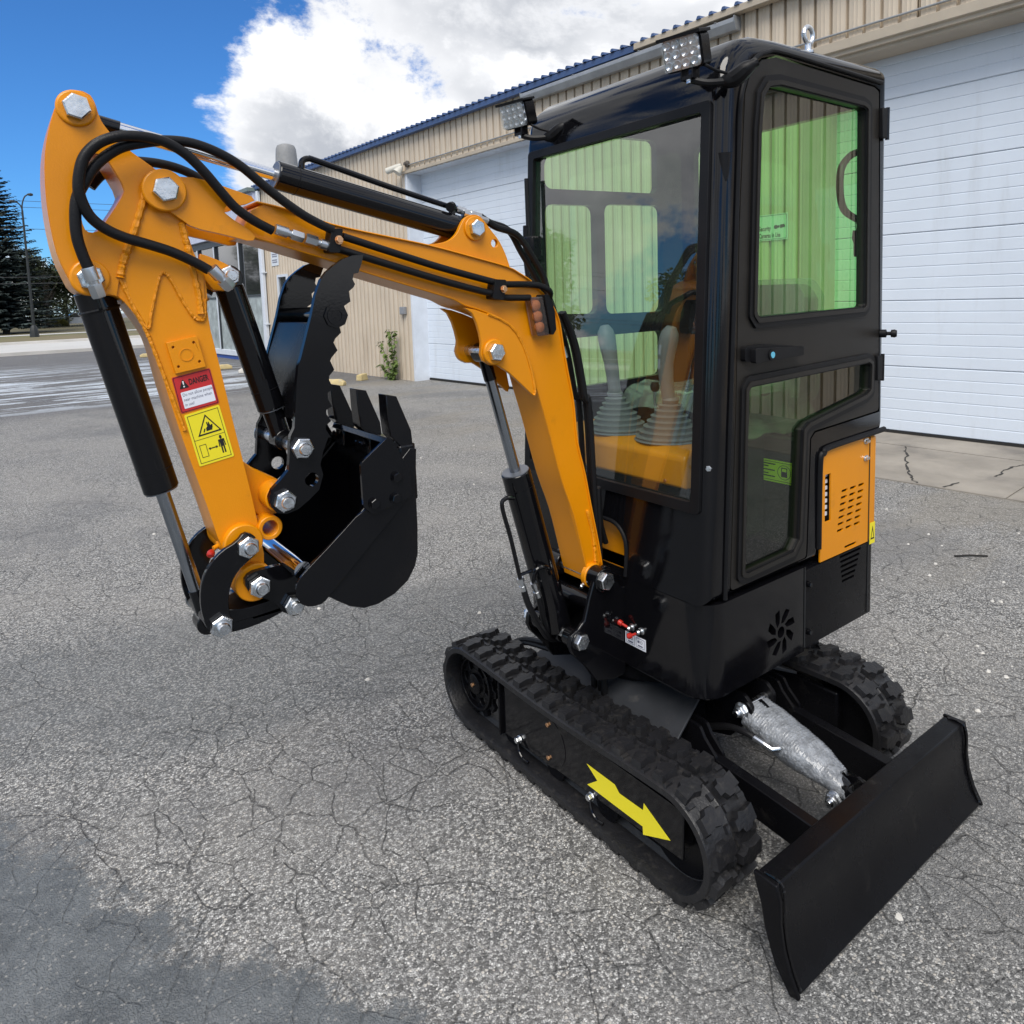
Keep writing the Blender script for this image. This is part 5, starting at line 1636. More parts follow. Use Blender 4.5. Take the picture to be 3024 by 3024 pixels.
def pin(p, y0, y1, r=0.0145, head='bolt', parent=None, hr=0.0235, boss=None, both=True):
    """cross pin through the plates, with a hex head or nut on each side"""
    G().cyl((p[0], y0, p[1]), (p[0], y1, p[1]), r, n=20).obj('pivot_pin', ZINC, parent)
    G().bolt((p[0], y1, p[1]), (0, 1, 0), hr, 0.015, washer=False, nut=(head == 'nut'), rot=rb.uniform(0, 1)).obj('pin_head', ZINC, parent)
    if both:
        G().bolt((p[0], y0, p[1]), (0, -1, 0), hr, 0.015, nut=(head != 'nut'), rot=rb.uniform(0, 1)).obj('pin_head', ZINC, parent)


def cylinder(name, a, b_, rb_, rr, split, parent, label=None, y=0.0, rodmat=CHROME, eye0=0.026, eye1=0.024, ew=0.022, collar=True):
    """hydraulic ram from a (barrel eye) to b_ (rod eye); split = barrel end as fraction"""
    e = empty(name, (0, 0, 0), EX)
    if label:
        e['label'] = label
    A, Bq = Vector((a[0], y, a[1])), Vector((b_[0], y, b_[1]))
    d = (Bq - A).normalized()
    L_ = (Bq - A).length
    S = A + d * L_ * split
    G().cyl(A + d * eye0 * 0.6, S, rb_, n=32).obj('barrel', BLACK, e, bevel=0.003)
    if collar:
        G().cyl(S - d * 0.045, S - d * 0.0435, rb_ + 0.0006, n=32).obj('collar_line', RUBBER, e)
    G().cyl(S, S + d * 0.0025, rb_ * 0.93, rb_ * 0.92, n=28).obj('gland', GLAND, e)
    G().cyl(S + d * 0.002, Bq - d * eye1 * 0.6, rr, n=24).obj('rod', rodmat, e)
    G().cyl((A.x, y - ew, A.z), (A.x, y + ew, A.z), eye0, n=24).obj('barrel_eye', BLACK, e, bevel=0.002)
    G().cyl((Bq.x, y - ew, Bq.z), (Bq.x, y + ew, Bq.z), eye1, n=24).obj('rod_eye', BLACK, e, bevel=0.002)
    G().cyl(Bq - d * (eye1 + 0.05), Bq - d * eye1 * 0.5, rr * 1.12, n=20).obj('rod_end', BLACK, e)
    return e, A, Bq, d, S


# ---- boom
bm_ = node('boom', 'orange curved boom rising from the front of the cab')
side = T['boom_top'] + T['boom_bot']
side = smooth2(side, 1)
G().prism(side, 'Y', -0.050, 0.050).obj('boom_box', ORANGE, bm_, bevel=0.002)
# flange plates along top/back and bottom/front stand proud of the web


def strap(pts, off, th, hw):
    g = G()
    P = [Vector((p[0], 0, p[1])) for p in spline([(q[0], 0, q[1]) for q in pts], 3) for p in [(p.x, p.z)]]
    v, f = [], []
    n = len(P)
    for i, p in enumerate(P):
        t_ = (P[min(i + 1, n - 1)] - P[max(i - 1, 0)]).normalized()
        nn = Vector((-t_.z, 0, t_.x)) * off
        for w in (-hw, hw):
            v.append(p + Vector((0, w, 0)))
            v.append(p + nn * th + Vector((0, w, 0)))
    for i in range(n - 1):
        a, b_ = i * 4, (i + 1) * 4
        f += [(a, a + 2, b_ + 2, b_), (a + 1, b_ + 1, b_ + 3, a + 3), (a, b_, b_ + 1, a + 1), (a + 2, a + 3, b_ + 3, b_ + 2)]
    f += [(0, 1, 3, 2), ((n - 1) * 4, (n - 1) * 4 + 2, (n - 1) * 4 + 3, (n - 1) * 4 + 1)]
    return g.add(v, f)


strap(T['boom_top'], -1, -0.004, 0.0565).obj('top_flange', ORANGE, bm_, bevel=0.002)
strap(T['boom_bot'][:-1], -1, -0.004, 0.0565).obj('bottom_flange', ORANGE, bm_, bevel=0.002)
pv = T['P_piv']
fork = smooth2(T['fork'], 1)
for s in (1, -1):
    a, b_ = (0.0575, 0.0695) if s > 0 else (-0.0695, -0.0575)
    G().prism(fork, 'Y', a, b_).obj('fork_plate', ORANGE, bm_, bevel=0.0025)
    G().cyl((pv[0], s * 0.0695, pv[1]), (pv[0], s * 0.079, pv[1]), 0.039, n=32).obj('pivot_boss', ORANGE, bm_, bevel=0.003)
    G().prism(T['gusset'], 'Y', s * 0.0505 if s < 0 else 0.0505, s * 0.0625).obj('cylinder_gusset', ORANGE, bm_, bevel=0.002)
pin(pv, -0.079, 0.079, parent=bm_, hr=0.0235)
weld(T['gusset'][12:20], 0.0625, 0.004, bm_)
bt = T['P_bm_top']
for s in (1, -1):
    G().cyl((bt[0], s * 0.0615, bt[1]), (bt[0], s * 0.072, bt[1]), 0.033, n=28).obj('clevis_boss', ORANGE, bm_, bevel=0.003)
pin(bt, -0.072, 0.072, parent=bm_, hr=0.0235)
ear = smooth2(T['ear_arm'], 1, closed=False) + [(0.60, 1.555), (0.82, 1.60)]
eh = T['ear_hole'][0]
af = T['P_arm_foot']
for s in (1, -1):
    a, b_ = (0.030, 0.042) if s > 0 else (-0.042, -0.030)
    G().prism(ear, 'Y', a, b_, holes=[circ(eh, 0.0105, 16)]).obj('arm_cylinder_ear', ORANGE, bm_, bevel=0.002)
    G().cyl((af[0], s * 0.042, af[1]), (af[0], s * 0.048, af[1]), 0.030, n=28).obj('ear_boss', ORANGE, bm_, bevel=0.002)
pin(af, -0.048, 0.048, parent=bm_, hr=0.021)
weld([(0.345, 0.87), (0.325, 0.80), (0.318, 0.74), (0.316, 0.70)], 0.0515, 0.005, bm_)
bf = T['P_bm_foot']
G().cyl((bf[0], 0.045, bf[1]), (bf[0], 0.0645, bf[1]), 0.036, n=30).obj('boom_foot_ring', ORANGE, bm_, bevel=0.003)
# amber strobe on the boom side
st_ = node('strobe_lamp')
sp = [Vector((p[0], 0, p[1])) for p in T['strobe']]
ex_ = (sp[1] - sp[0]).normalized(); ez_ = (sp[0] - sp[3]).normalized()
cc = (sp[0] + sp[1] + sp[2] + sp[3]) / 4
w_, h_ = (sp[1] - sp[0]).length / 2, (sp[0] - sp[3]).length / 2


def smap(a, b_, t):
    q = cc + ex_ * a + ez_ * b_
    return (q.x, t, q.z)


LENSP = glass_mat('smoky_lens', (0.80, 0.70, 0.64))
G().prism(rnd([(-w_, -h_), (w_, -h_), (w_, h_), (-w_, h_)], 0.006), 'Y', 0.0565, 0.062, map3=smap).obj('lamp_base', mat('dull_reflector', (0.30, 0.20, 0.16), 0.35, metal=0.4), st_)
for k in (-1, 0, 1):
    c0 = smap(0.001, k * h_ * 0.56, 0.062)
    G().lathe(c0, (0, 1, 0), [(0.014, 0), (0.0155, 0.004), (0.014, 0.010), (0.008, 0.014), (0.0, 0.015)], 18).obj('led_lens', AMBER, st_)
G().prism(rnd([(-w_, -h_), (w_, -h_), (w_, h_), (-w_, h_)], 0.006), 'Y', 0.079, 0.081, map3=smap, holes=()).obj('lamp_lens', LENSP, st_)
G().prism(rnd([(-w_, -h_), (w_, -h_), (w_, h_), (-w_, h_)], 0.006), 'Y', 0.0622, 0.0788, map3=smap, holes=[rnd([(-w_ + .003, -h_ + .003), (w_ - .003, -h_ + .003), (w_ - .003, h_ - .003), (-w_ + .003, h_ - .003)], 0.004)]).obj('lens_wall', LENSP, st_)
G().prism(rnd([(w_ + 0.001, -h_ - 0.006), (w_ + 0.020, -h_ + 0.012), (w_ + 0.026, h_ * 0.2), (w_ + 0.022, h_ * 0.7), (w_ + 0.014, h_ + 0.004), (w_ + 0.001, h_ + 0.004)], 0.004), 'Y', 0.048, 0.086, map3=smap).obj('lamp_back', RUBBER, st_, bevel=0.003)

# ---- boom foot bracket on the machine
fb = node('boom_bracket')
brk = T['bracket']
for s in (1, -1):
    a, b_ = (0.088, 0.102) if s > 0 else (-0.102, -0.088)
    G().prism(brk, 'Y', a, b_).obj('bracket_plate', BLACK, fb, bevel=0.003)
    G().cyl((bf[0], s * 0.065, bf[1]), (bf[0], s * 0.110, bf[1]), 0.034, n=28).obj('bracket_boss', BLACK, fb, bevel=0.003)
    cf = T['P_cy_foot']
    G().cyl((cf[0], s * 0.055, cf[1]), (cf[0], s * 0.106, cf[1]), 0.027, n=28).obj('bracket_boss', BLACK, fb, bevel=0.003)
G().box(0.245, 0.30, -0.10, 0.10, 0.36, 0.63).obj('bracket_back_plate', BLACK, fb, bevel=0.004)
G().cyl((0.36, -0.088, 0.605), (0.36, 0.088, 0.605), 0.024, n=24).obj('cross_tube', BLACK, fb)
pin(bf, -0.110, 0.110, parent=fb, hr=0.026)
pin(T['P_cy_foot'], -0.106, 0.106, parent=fb, hr=0.024)
G().lathe((0.372, 0.05, 0.648), (0.1, 0.4, 0.5), [(0.006, 0), (0.006, 0.008), (0.003, 0.010), (0.003, 0.016)], 10).obj('grease_nipple', ZINC, fb)
G().lathe((0.352, 0.07, 0.636), (0.1, 0.5, 0.3), [(0.005, 0), (0.006, 0.010), (0.004, 0.014)], 10).obj('nipple_cap', RED, fb)

# ---- rams
cf = T['P_cy_foot']
ram, A, Bq, d, S = cylinder('boom_cylinder', (cf[0] - 0.012, cf[1] - 0.012), (bt[0] - 0.012, bt[1] - 0.005), 0.041, 0.0150, 0.60, EX, 'black boom cylinder with dull steel rod below the boom', rodmat=ROD, eye1=0.026)
G().tube(spline([(0.590, 0.03, 0.950), (0.618, 0.03, 0.954), (0.630, 0.03, 0.934), (0.605, 0.03, 0.84), (0.583, 0.03, 0.743), (0.578, 0.03, 0.722)], 6), 0.006, 9).obj('oil_pipe', BLACK, ram)
G().tube([(0.578, 0.03, 0.732), (0.536, 0.03, 0.734)], 0.005, 8).obj('pipe_stay', BLACK, ram)
G().tube(spline([(0.479, 0.04, 0.712), (0.494, 0.045, 0.736), (0.518, 0.045, 0.742), (0.535, 0.04, 0.730), (0.536, 0.035, 0.70)], 6), 0.006, 9).obj('oil_pipe', BLACK, ram)
for a, b_ in (((0.577, 0.03, 0.722), (0.567, 0.03, 0.685)), ((0.536, 0.035, 0.700), (0.520, 0.035, 0.655))):
    a, b_ = Vector(a), Vector(b_)
    G().tube([a, a.lerp(b_, .3), a.lerp(b_, .32), a.lerp(b_, .6), a.lerp(b_, .62), b_], 0.009, 8, rad=[0.010, 0.010, 0.008, 0.008, 0.0095, 0.0095]).obj('hose_fitting', STEEL, ram)
G().tube(spline([(0.567, 0.03, 0.687), (0.556, 0.03, 0.650), (0.537, 0.03, 0.607), (0.503, 0.02, 0.554), (0.46, 0.0, 0.503), (0.40, -0.03, 0.47), (0.33, -0.05, 0.46)], 6), 0.009, 10).obj('hose', HOSE, ram)
G().tube(spline([(0.520, 0.035, 0.657), (0.508, 0.03, 0.62), (0.49, 0.02, 0.57), (0.46, 0.0, 0.52), (0.41, -0.02, 0.49), (0.34, -0.04, 0.48)], 6), 0.009, 10).obj('hose', HOSE, ram)

tip = T['P_tip']
ram, A, Bq, d, S = cylinder('arm_cylinder', (af[0], af[1]), (tip[0], tip[1]), 0.031, 0.0135, 0.565, EX, 'long black arm cylinder with chrome rod above the boom', eye0=0.026, eye1=0.026)
up = Vector((-d.z, 0, d.x))
pt = [A + d * q + up * h for q, h in ((0.435, 0.028), (0.437, 0.045), (0.425, 0.055), (0.40, 0.056), (0.22, 0.049), (0.03, 0.046))]
G().tube(spline(pt, 6), 0.007, 10).obj('oil_pipe', BLACK, ram)
G().tube([A + d * 0.045 + up * 0.026, A + d * 0.045 + up * 0.05], 0.009, 10).obj('pipe_port', BLACK, ram)
G().tube([A + d * 0.055 + up * 0.046 + Vector((0, .012, 0)), A + d * 0.065 + up * 0.040 + Vector((0, .02, 0))], 0.012, 10).obj('pipe_clip', RUBBER, ram)
for k, yy in ((0, 0.0), (1, 0.02)):
    a = A + d * (0.035 - 0.01 * k) + up * (0.046 - 0.012 * k) + Vector((0, yy, 0))
    b_ = a - d * 0.075
    G().tube([a, a.lerp(b_, .35), a.lerp(b_, .37), a.lerp(b_, .55), a.lerp(b_, .57), b_], 0.009, 8, rad=[0.010, 0.010, 0.0075, 0.0075, 0.009, 0.009]).obj('hose_fitting', STEEL, ram)
    G().tube(spline([b_, b_ - d * 0.03 - up * 0.008, (0.555 - k * 0.01, yy, 1.665 - k * 0.012), (0.515 - k * 0.012, yy, 1.609), (0.470 - k * 0.012, yy, 1.545), (0.44, yy, 1.49), (0.415, yy, 1.42), (0.40, yy - 0.01, 1.33)], 6), 0.009, 10).obj('hose', HOSE, ram)

bc = T['P_bc_top']; pc = T['P_pinC']
ram, A, Bq, d, S = cylinder('bucket_cylinder', (bc[0] - 0.006, bc[1] - 0.006), (pc[0] + 0.006, pc[1] - 0.02), 0.0335, 0.0135, 0.585, EX, 'black bucket cylinder hanging in front of the orange arm', rodmat=ROD, eye1=0.024)
G().tube([A + d * 0.045 + Vector((0.0, 0.022, 0)), A + d * 0.38 + Vector((0.0, 0.026, 0))], 0.008, 10).obj('oil_pipe', BLACK, ram)
G().lathe(A + d * 0.050, d, [(0.036, 0), (0.037, 0.003), (0.034, 0.007)], 28).obj('weld_ring', BLACK, ram)
tt = T['P_tc_top']; t1 = T['P_th1']
ram, A, Bq, d, S = cylinder('thumb_cylinder', (tt[0] - 0.008, tt[1] - 0.004), (t1[0] + 0.006, t1[1] + 0.006), 0.029, 0.019, 0.80, EX, 'black thumb cylinder between orange arm and black thumb', rodmat=BLACK, eye0=0.028, eye1=0.023)
G().tube([A + d * 0.05 + Vector((0, 0.02, 0)), A + d * 0.22 + Vector((0, 0.024, 0))], 0.007, 10).obj('oil_pipe', BLACK, ram)
G().lathe((A.x + 0.030, -0.02, A.z - 0.035), (0.7, 0, 0.45), [(0.012, 0), (0.012, 0.02), (0.007, 0.022), (0.007, 0.035)], 12).obj('port_fitting', STEEL, ram)

# ---- stick (dipper arm)
sk = node('dipper_arm', 'orange upright dipper arm with red and yellow warning stickers')
stick = T['stick']
G().prism(smooth2(stick, 1), 'Y', -0.052, 0.052, holes=[smooth2(T['stick_hole'], 1)]).obj('arm_box', ORANGE, sk, bevel=0.003)
# doubler plate: fin part of the outline closed by the V-notched lower edge
fin = stick[0:21]
fw = list(reversed(T['fin_weld']))
leftb = stick[-13:]
fin_poly = fin + fw + [(1.500, 1.519)] + leftb
fin_poly = [p for i, p in enumerate(fin_poly) if i == 0 or (Vector(p) - Vector(fin_poly[i - 1])).length > 0.004]
for s in (1, -1):
    a, b_ = (0.0525, 0.0565) if s > 0 else (-0.0565, -0.0525)
    if s > 0:
        G().prism(offset_poly(fin_poly, 0.0015), 'Y', a, b_, holes=[offset_poly(smooth2(T['stick_hole'], 1), -0.001)]).obj('side_doubler', ORANGE, sk, bevel=0.0012)
    G().cyl((tip[0], s * 0.052, tip[1]), (tip[0], s * 0.062, tip[1]), 0.0315 if s > 0 else 0.026, n=32).obj('tip_boss', ORANGE, sk, bevel=0.004, seg=3)
    G().cyl((bc[0], s * 0.052, bc[1]), (bc[0], s * 0.062, bc[1]), 0.0325 if s > 0 else 0.026, n=32).obj('bucket_cylinder_boss', ORANGE, sk, bevel=0.004, seg=3)
weld(T['fin_weld'], 0.0545, 0.0032, sk)
weld(T['weldA'], 0.0575, 0.0065, sk)
weld(T['weldB'], 0.0565, 0.006, sk)
weld(T['weldC'], 0.0535, 0.0035, sk)
pin(tip, -0.062, 0.062, parent=sk, hr=0.0225)
pin(bc, -0.062, 0.062, parent=sk, hr=0.0225)
for s in (1, -1):
    a, b_ = (0.030, 0.042) if s > 0 else (-0.042, -0.030)
    G().prism(smooth2(T['ear_thumb'], 1), 'Y', a, b_).obj('thumb_cylinder_ear', ORANGE, sk, bevel=0.002)
pin(tt, -0.044, 0.044, head='nut', parent=sk, hr=0.021)
p4 = T['plate4']
G().prism(p4, 'Y', 0.0522, 0.0605, holes=[circ(c, 0.0028, 10) for c in T['plate4h'][:4]]).obj('mount_plate', ORANGE, sk, bevel=0.0012)
G().cyl((T['plate4h'][4][0], 0.0600, T['plate4h'][4][1]), (T['plate4h'][4][0], 0.0617, T['plate4h'][4][1]), 0.0125, n=24, hole=0.0112).obj('plate_ring', ORANGE, sk)
pa, pb, pd, pcx = T['P_pinA'], T['P_pinB'], T['P_pinD'], T['P_pinC']
for p, r in ((pa, 0.043), (pb, 0.044)):
    G().cyl((p[0], -0.070, p[1]), (p[0], 0.070, p[1]), r * 0.92, n=32).obj('pin_boss', ORANGE, sk, bevel=0.003)
G().prism(T['rib'], 'Y', -0.022, 0.022).obj('thumb_bracket', ORANGE, sk, bevel=0.003)
te = T['P_tubeend']
for p, r, w in ((te, 0.026, 0.060), (T['P_th2'], 0.030, 0.075)):
    g = G().cyl((p[0], -w, p[1]), (p[0], w, p[1]), r, n=28, hole=r * 0.62)
    g.obj('bracket_tube', ORANGE, sk, bevel=0.002)
# stickers
def quad_map(q, y):
    """unit square on the measured sticker corners (top-left, top-right, bottom-right, bottom-left)"""
    tl, tr_, br, bl2 = [Vector(p) for p in q]
    def m(a, b_, t):
        p = bl2.lerp(br, a) * (1 - b_) + tl.lerp(tr_, a) * b_
        return (p.x, y + t, p.y)
    return m


dq = quad_map(T['danger'], 0.0525)
G().prism(rnd([(0, 0), (1, 0), (1, 1), (0, 1)], 0.04), 'Y', 0.0, 0.0006, map3=dq).obj('danger_sticker', REDST, sk)
G().prism(rnd([(0.12, 0.10), (0.93, 0.10), (0.93, 0.55), (0.12, 0.55)], 0.02), 'Y', 0.0007, 0.0010, map3=dq).obj('danger_text_field', WHITEST, sk)
G().prism(rnd([(0.02, 0.02), (0.98, 0.02), (0.98, 0.98), (0.02, 0.98)], 0.04), 'Y', 0.0007, 0.0009, map3=dq, holes=[rnd([(0.035, 0.035), (0.965, 0.035), (0.965, 0.965), (0.035, 0.965)], 0.035)]).obj('sticker_border', INK, sk)
G().prism(rnd([(0.12, 0.64), (0.37, 0.64), (0.245, 0.90)], 0.02), 'Y', 0.0007, 0.0010, map3=dq).obj('danger_triangle', INK, sk)
g = G(); g.prism([(0.232, 0.74), (0.258, 0.74), (0.264, 0.84), (0.226, 0.84)], 'Y', 0.0011, 0.0013, map3=dq); g.prism(circ((0.245, 0.69), 0.022, 10), 'Y', 0.0011, 0.0013, map3=dq)
g.obj('exclamation_mark', WHITEP, sk)
dl = Vector(T['danger'][2]) - Vector(T['danger'][3]); du = Vector(T['danger'][0]) - Vector(T['danger'][3])
def sticker_text(s, size, a, b_, m_, nm, xs=1.0, bold=0.0):
    o0 = dq(a, b_, 0.0012)
    return text_obj(nm, s, size, m_, sk, o0, (dl.x, 0, dl.y), (du.x, 0, du.y), xscale=xs, bold=bold)
sticker_text('DANGER', 0.0165, 0.385, 0.70, INK, 'danger_lettering', 0.56, 0.0004)
for k, s in enumerate(('Do not allow people', 'near machine when', 'in use!')):
    sticker_text(s, 0.0088, 0.15, 0.43 - 0.135 * k, INKG, 'notice_lettering', 0.78)
wq = quad_map(T['warn'], 0.0525)
G().prism(rnd([(0, 0), (1, 0), (1, 1), (0, 1)], 0.03), 'Y', 0.0, 0.0006, map3=wq).obj('warning_sticker', YELLOW, sk)
g = G()
g.prism([(0.06, 0.04), (0.94, 0.04), (0.94, 0.96), (0.06, 0.96)], 'Y', 0.0007, 0.0009, map3=wq, holes=[[(0.075, 0.05), (0.925, 0.05), (0.925, 0.95), (0.075, 0.95)]])
g.prism([(0.075, 0.480), (0.925, 0.480), (0.925, 0.488), (0.075, 0.488)], 'Y', 0.0007, 0.0009, map3=wq)
g.prism([(0.20, 0.54), (0.88, 0.54), (0.54, 0.91)], 'Y', 0.0007, 0.0009, map3=wq, holes=[[(0.265, 0.568), (0.815, 0.568), (0.54, 0.868)]])
# crushed-hand pictogram, man and distance arrow
g.prism(rnd([(0.46, 0.60), (0.62, 0.60), (0.66, 0.66), (0.60, 0.70), (0.585, 0.76), (0.56, 0.76), (0.555, 0.70), (0.535, 0.77), (0.51, 0.76), (0.515, 0.68), (0.47, 0.66)], 0.008, 2), 'Y', 0.0007, 0.0009, map3=wq)
g.prism([(0.37, 0.60), (0.40, 0.585), (0.45, 0.65), (0.42, 0.66)], 'Y', 0.0007, 0.0009, map3=wq)
g.prism([(0.62, 0.70), (0.67, 0.70), (0.645, 0.64)], 'Y', 0.0007, 0.0009, map3=wq)
g.prism([(0.15, 0.14), (0.34, 0.14), (0.34, 0.38), (0.15, 0.38)], 'Y', 0.0007, 0.0009, map3=wq, holes=[[(0.165, 0.15), (0.325, 0.15), (0.325, 0.37), (0.165, 0.37)]])
g.prism([(0.37, 0.27), (0.43, 0.30), (0.43, 0.28), (0.59, 0.28), (0.59, 0.30), (0.65, 0.27), (0.59, 0.24), (0.59, 0.26), (0.43, 0.26), (0.43, 0.24)], 'Y', 0.0007, 0.0009, map3=wq)
g.prism(circ((0.775, 0.425), 0.038, 14), 'Y', 0.0007, 0.0009, map3=wq)
g.prism(rnd([(0.69, 0.385), (0.86, 0.385), (0.875, 0.25), (0.845, 0.25), (0.835, 0.34), (0.83, 0.34), (0.83, 0.12), (0.79, 0.12), (0.785, 0.25), (0.765, 0.25), (0.76, 0.12), (0.72, 0.12), (0.72, 0.34), (0.715, 0.34), (0.705, 0.25), (0.675, 0.25)], 0.008, 2), 'Y', 0.0007, 0.0009, map3=wq)
g.obj('warning_pictograms', INK, sk)
G().lathe((1.340, 0.02, 1.00), (1, 0.3, -0.2), [(0.010, 0), (0.010, 0.012), (0.005, 0.014), (0.005, 0.024)], 12).obj('grease_fitting', ORANGE, sk)
G().lathe((1.366, 0.028, 0.992), (0.4, 0.7, -0.4), [(0.004, 0), (0.008, 0.006), (0.008, 0.013), (0.005, 0.016)], 12).obj('nipple_cap', RED, sk)

# ---- linkage
lk = node('bucket_linkage')
cl = smooth2(T['clink'], 1)
for a, b_ in ((0.078, 0.090), (-0.090, -0.078)):
    G().prism(cl, 'Y', a, b_).obj('curved_link', BLACK, lk, bevel=0.002)
for p in (pa, pcx):
    pin(p, -0.090, 0.090, head='nut', parent=lk, hr=0.0225)
G().prism(smooth2([(1.395, 0.835), (1.375, 0.828), (1.33, 0.822), (1.28, 0.826), (1.235, 0.838), (1.215, 0.845), (1.215, 0.872), (1.24, 0.876), (1.29, 0.866), (1.335, 0.868), (1.375, 0.884), (1.395, 0.866)], 1), 'Y', -0.058, 0.066).obj('push_link', BLACK, lk, bevel=0.003)
G().cyl((pcx[0], -0.077, pcx[1]), (pcx[0], 0.077, pcx[1]), 0.024, n=24).obj('link_tube', BLACK, lk)

# ---- bucket
bk = node('bucket', 'black toothed digging bucket curled under the arm')
HWB = 0.175
side_b = T['bk_side2']
for s in (1, -1):
    a, b_ = (HWB - 0.008, HWB) if s > 0 else (-HWB, -HWB + 0.008)
    G().prism(side_b, 'Y', a, b_).obj('side_plate', BLACK, bk, bevel=0.0015)
    a, b_ = (HWB + 0.0002, HWB + 0.0062) if s > 0 else (-HWB - 0.0062, -HWB - 0.0002)
    G().prism(smooth2(T['bk_strip2'], 1), 'Y', a, b_).obj('side_reinforcement', BLACK, bk, bevel=0.0015)
    a, b_ = (HWB + 0.0064, HWB + 0.0144) if s > 0 else (-HWB - 0.0144, -HWB - 0.0064)
    G().prism(rnd(T['bk_cutter'], 0.012), 'Y', a, b_).obj('side_cutter', BLACK, bk, bevel=0.002)
    for p in T['bk_bolts']:
        G().bolt((p[0], s * (HWB + 0.0144), p[1]), (0, s, 0), 0.011, 0.007, rot=rb.uniform(0, 1)).obj('cutter_bolt', BLACK, bk)
# curved shell swept across the width
shell_p = T['bk_shell']
P = [Vector((p.x, 0, p.z)) for p in spline([(q[0], 0, q[1]) for q in shell_p], 5)]
v, f = [], []
n = len(P)
for i, p in enumerate(P):
    t_ = (P[min(i + 1, n - 1)] - P[max(i - 1, 0)]).normalized()
    nn = Vector((-t_.z, 0, t_.x))
    for q, w in ((0, -1), (0, 1), (0.008, -1), (0.008, 1)):
        v.append(p + nn * q + Vector((0, w * (HWB - 0.0085), 0)))
for i in range(n - 1):
    a, b_ = 4 * i, 4 * (i + 1)
    f += [(a, b_, b_ + 1, a + 1), (a + 2, a + 3, b_ + 3, b_ + 2), (a, a + 2, b_ + 2, b_), (a + 1, b_ + 1, b_ + 3, a + 3)]
f += [(0, 1, 3, 2), (4 * n - 4, 4 * n - 2, 4 * n - 1, 4 * n - 3)]
G().add(v, f).obj('shell', BLACK, bk)
# lip plate and teeth
lipA, lipB = Vector((1.003, 0, 1.168)), Vector((0.962, 0, 1.165))
G().prism([(1.012, 1.176), (1.006, 1.190), (0.958, 1.176), (0.957, 1.05), (0.969, 1.05), (0.972, 1.164)], 'Y', -HWB + 0.0005 + 0.008, HWB - 0.0085).obj('cutting_lip', BLACK, bk, bevel=0.002)
for k, y in enumerate((0.150, 0.0, -0.150)):
    tp = T['tooth']
    g = G()
    # tapered claw: wide root, chisel tip
    prof_t = T['tooth2']
    g.prism(prof_t, 'Y', y - 0.020, y + 0.020)
    for i, p in enumerate(g.v):
        kz = min(1.0, max(0.0, (p[2] - 1.17) / 0.12))
        g.v[i] = (p[0], y + (p[1] - y) * (1.05 - 0.10 * kz), p[2])
    g.obj('tooth', BLACK, bk, bevel=0.0015)
    G().box(0.962, 1.0, y - 0.024, y + 0.024, 1.13, 1.176).obj('tooth_adapter', BLACK, bk, bevel=0.004)
    for dy in (-0.011, 0.011):
        G().bolt((1.006, y + dy, 1.160), (1, 0, -0.2), 0.008, 0.008, nut=False).obj('tooth_bolt', BLACK, bk)
# hinge ears and tube
for s in (1, -1):
    a, b_ = (0.074, 0.088) if s > 0 else (-0.088, -0.074)
    G().prism(smooth2(T['bk_ear'], 1), 'Y', a, b_).obj('hinge_ear', BLACK, bk, bevel=0.002)
G().tube([(1.226, -0.165, 0.953), (1.226, 0.165, 0.953)], 0.0185, 18).obj('cross_tube', CHROME, bk)
for p in (pb, pd):
    pin(p, -0.090, 0.090, head='nut', parent=bk, hr=0.0225)
G().cyl((pd[0], -0.074, pd[1]), (pd[0], 0.074, pd[1]), 0.026, n=24).obj('ear_tube', BLACK, bk)

# ---- thumb
th = node('thumb', 'black serrated thumb standing between the arm and the bucket teeth')
tprof = T['thumb2']
t2 = T['P_th2']
thh = T['P_thh']
for a, b_ in ((0.086, 0.100), (-0.128, -0.114)):
    G().prism(tprof, 'Y', a, b_, holes=[circ(thh, 0.015, 18)]).obj('thumb_plate', BLACK, th)
tb = T['thumb_tube'][0]
G().cyl((tb[0], -0.132, tb[1]), (tb[0], 0.106, tb[1]), 0.020, n=24, hole=0.0125).obj('spreader_tube', BLACK, th)
G().cyl((tb[0], 0.1002, tb[1]), (tb[0], 0.104, tb[1]), 0.027, n=8).obj('tube_collar', BLACK, th)
xb = T['thumb_box']
bx_ = [(xb[0][0] - 0.004, xb[0][1] + 0.03), (xb[0][0] - 0.002, xb[0][1]), (xb[1][0] - 0.004, xb[1][1]), (xb[2][0] - 0.006, xb[2][1]), (xb[2][0] - 0.03, xb[2][1] - 0.01), (xb[1][0] - 0.035, xb[1][1]), (xb[0][0] - 0.035, xb[0][1] + 0.02)]
G().prism([(1.176, 1.381), (1.150, 1.452), (1.125, 1.445), (1.145, 1.38), (1.155, 1.245), (1.190, 1.245), (1.190, 1.32)], 'Y', -0.1135, 0.0855).obj('spreader_box', BLACKM, th, bevel=0.003)
for p in (t1, t2):
    pin(p, -0.128, 0.100, head='nut', parent=th, hr=0.0235)
    G().cyl((p[0], 0.024, p[1]), (p[0], 0.0855, p[1]), 0.016, n=20).obj('spacer', ZINC, th)
    G().cyl((p[0], -0.1135, p[1]), (p[0], -0.024, p[1]), 0.016, n=20).obj('spacer', ZINC, th)

# ---- hoses on boom and arm
hs = node('hydraulic_hoses')


def hose3(pts2, ys, r=0.0095, name='hose'):
    n = len(pts2)
    P = []
    for i, p in enumerate(pts2):
        q = i / (n - 1) * (len(ys) - 1)
        k = min(int(q), len(ys) - 2)
        P.append((p[0], ys[k] + (ys[k + 1] - ys[k]) * (q - k), p[1]))
    return G().tube(spline(P, 5), r, 12).obj(name, HOSE, hs)


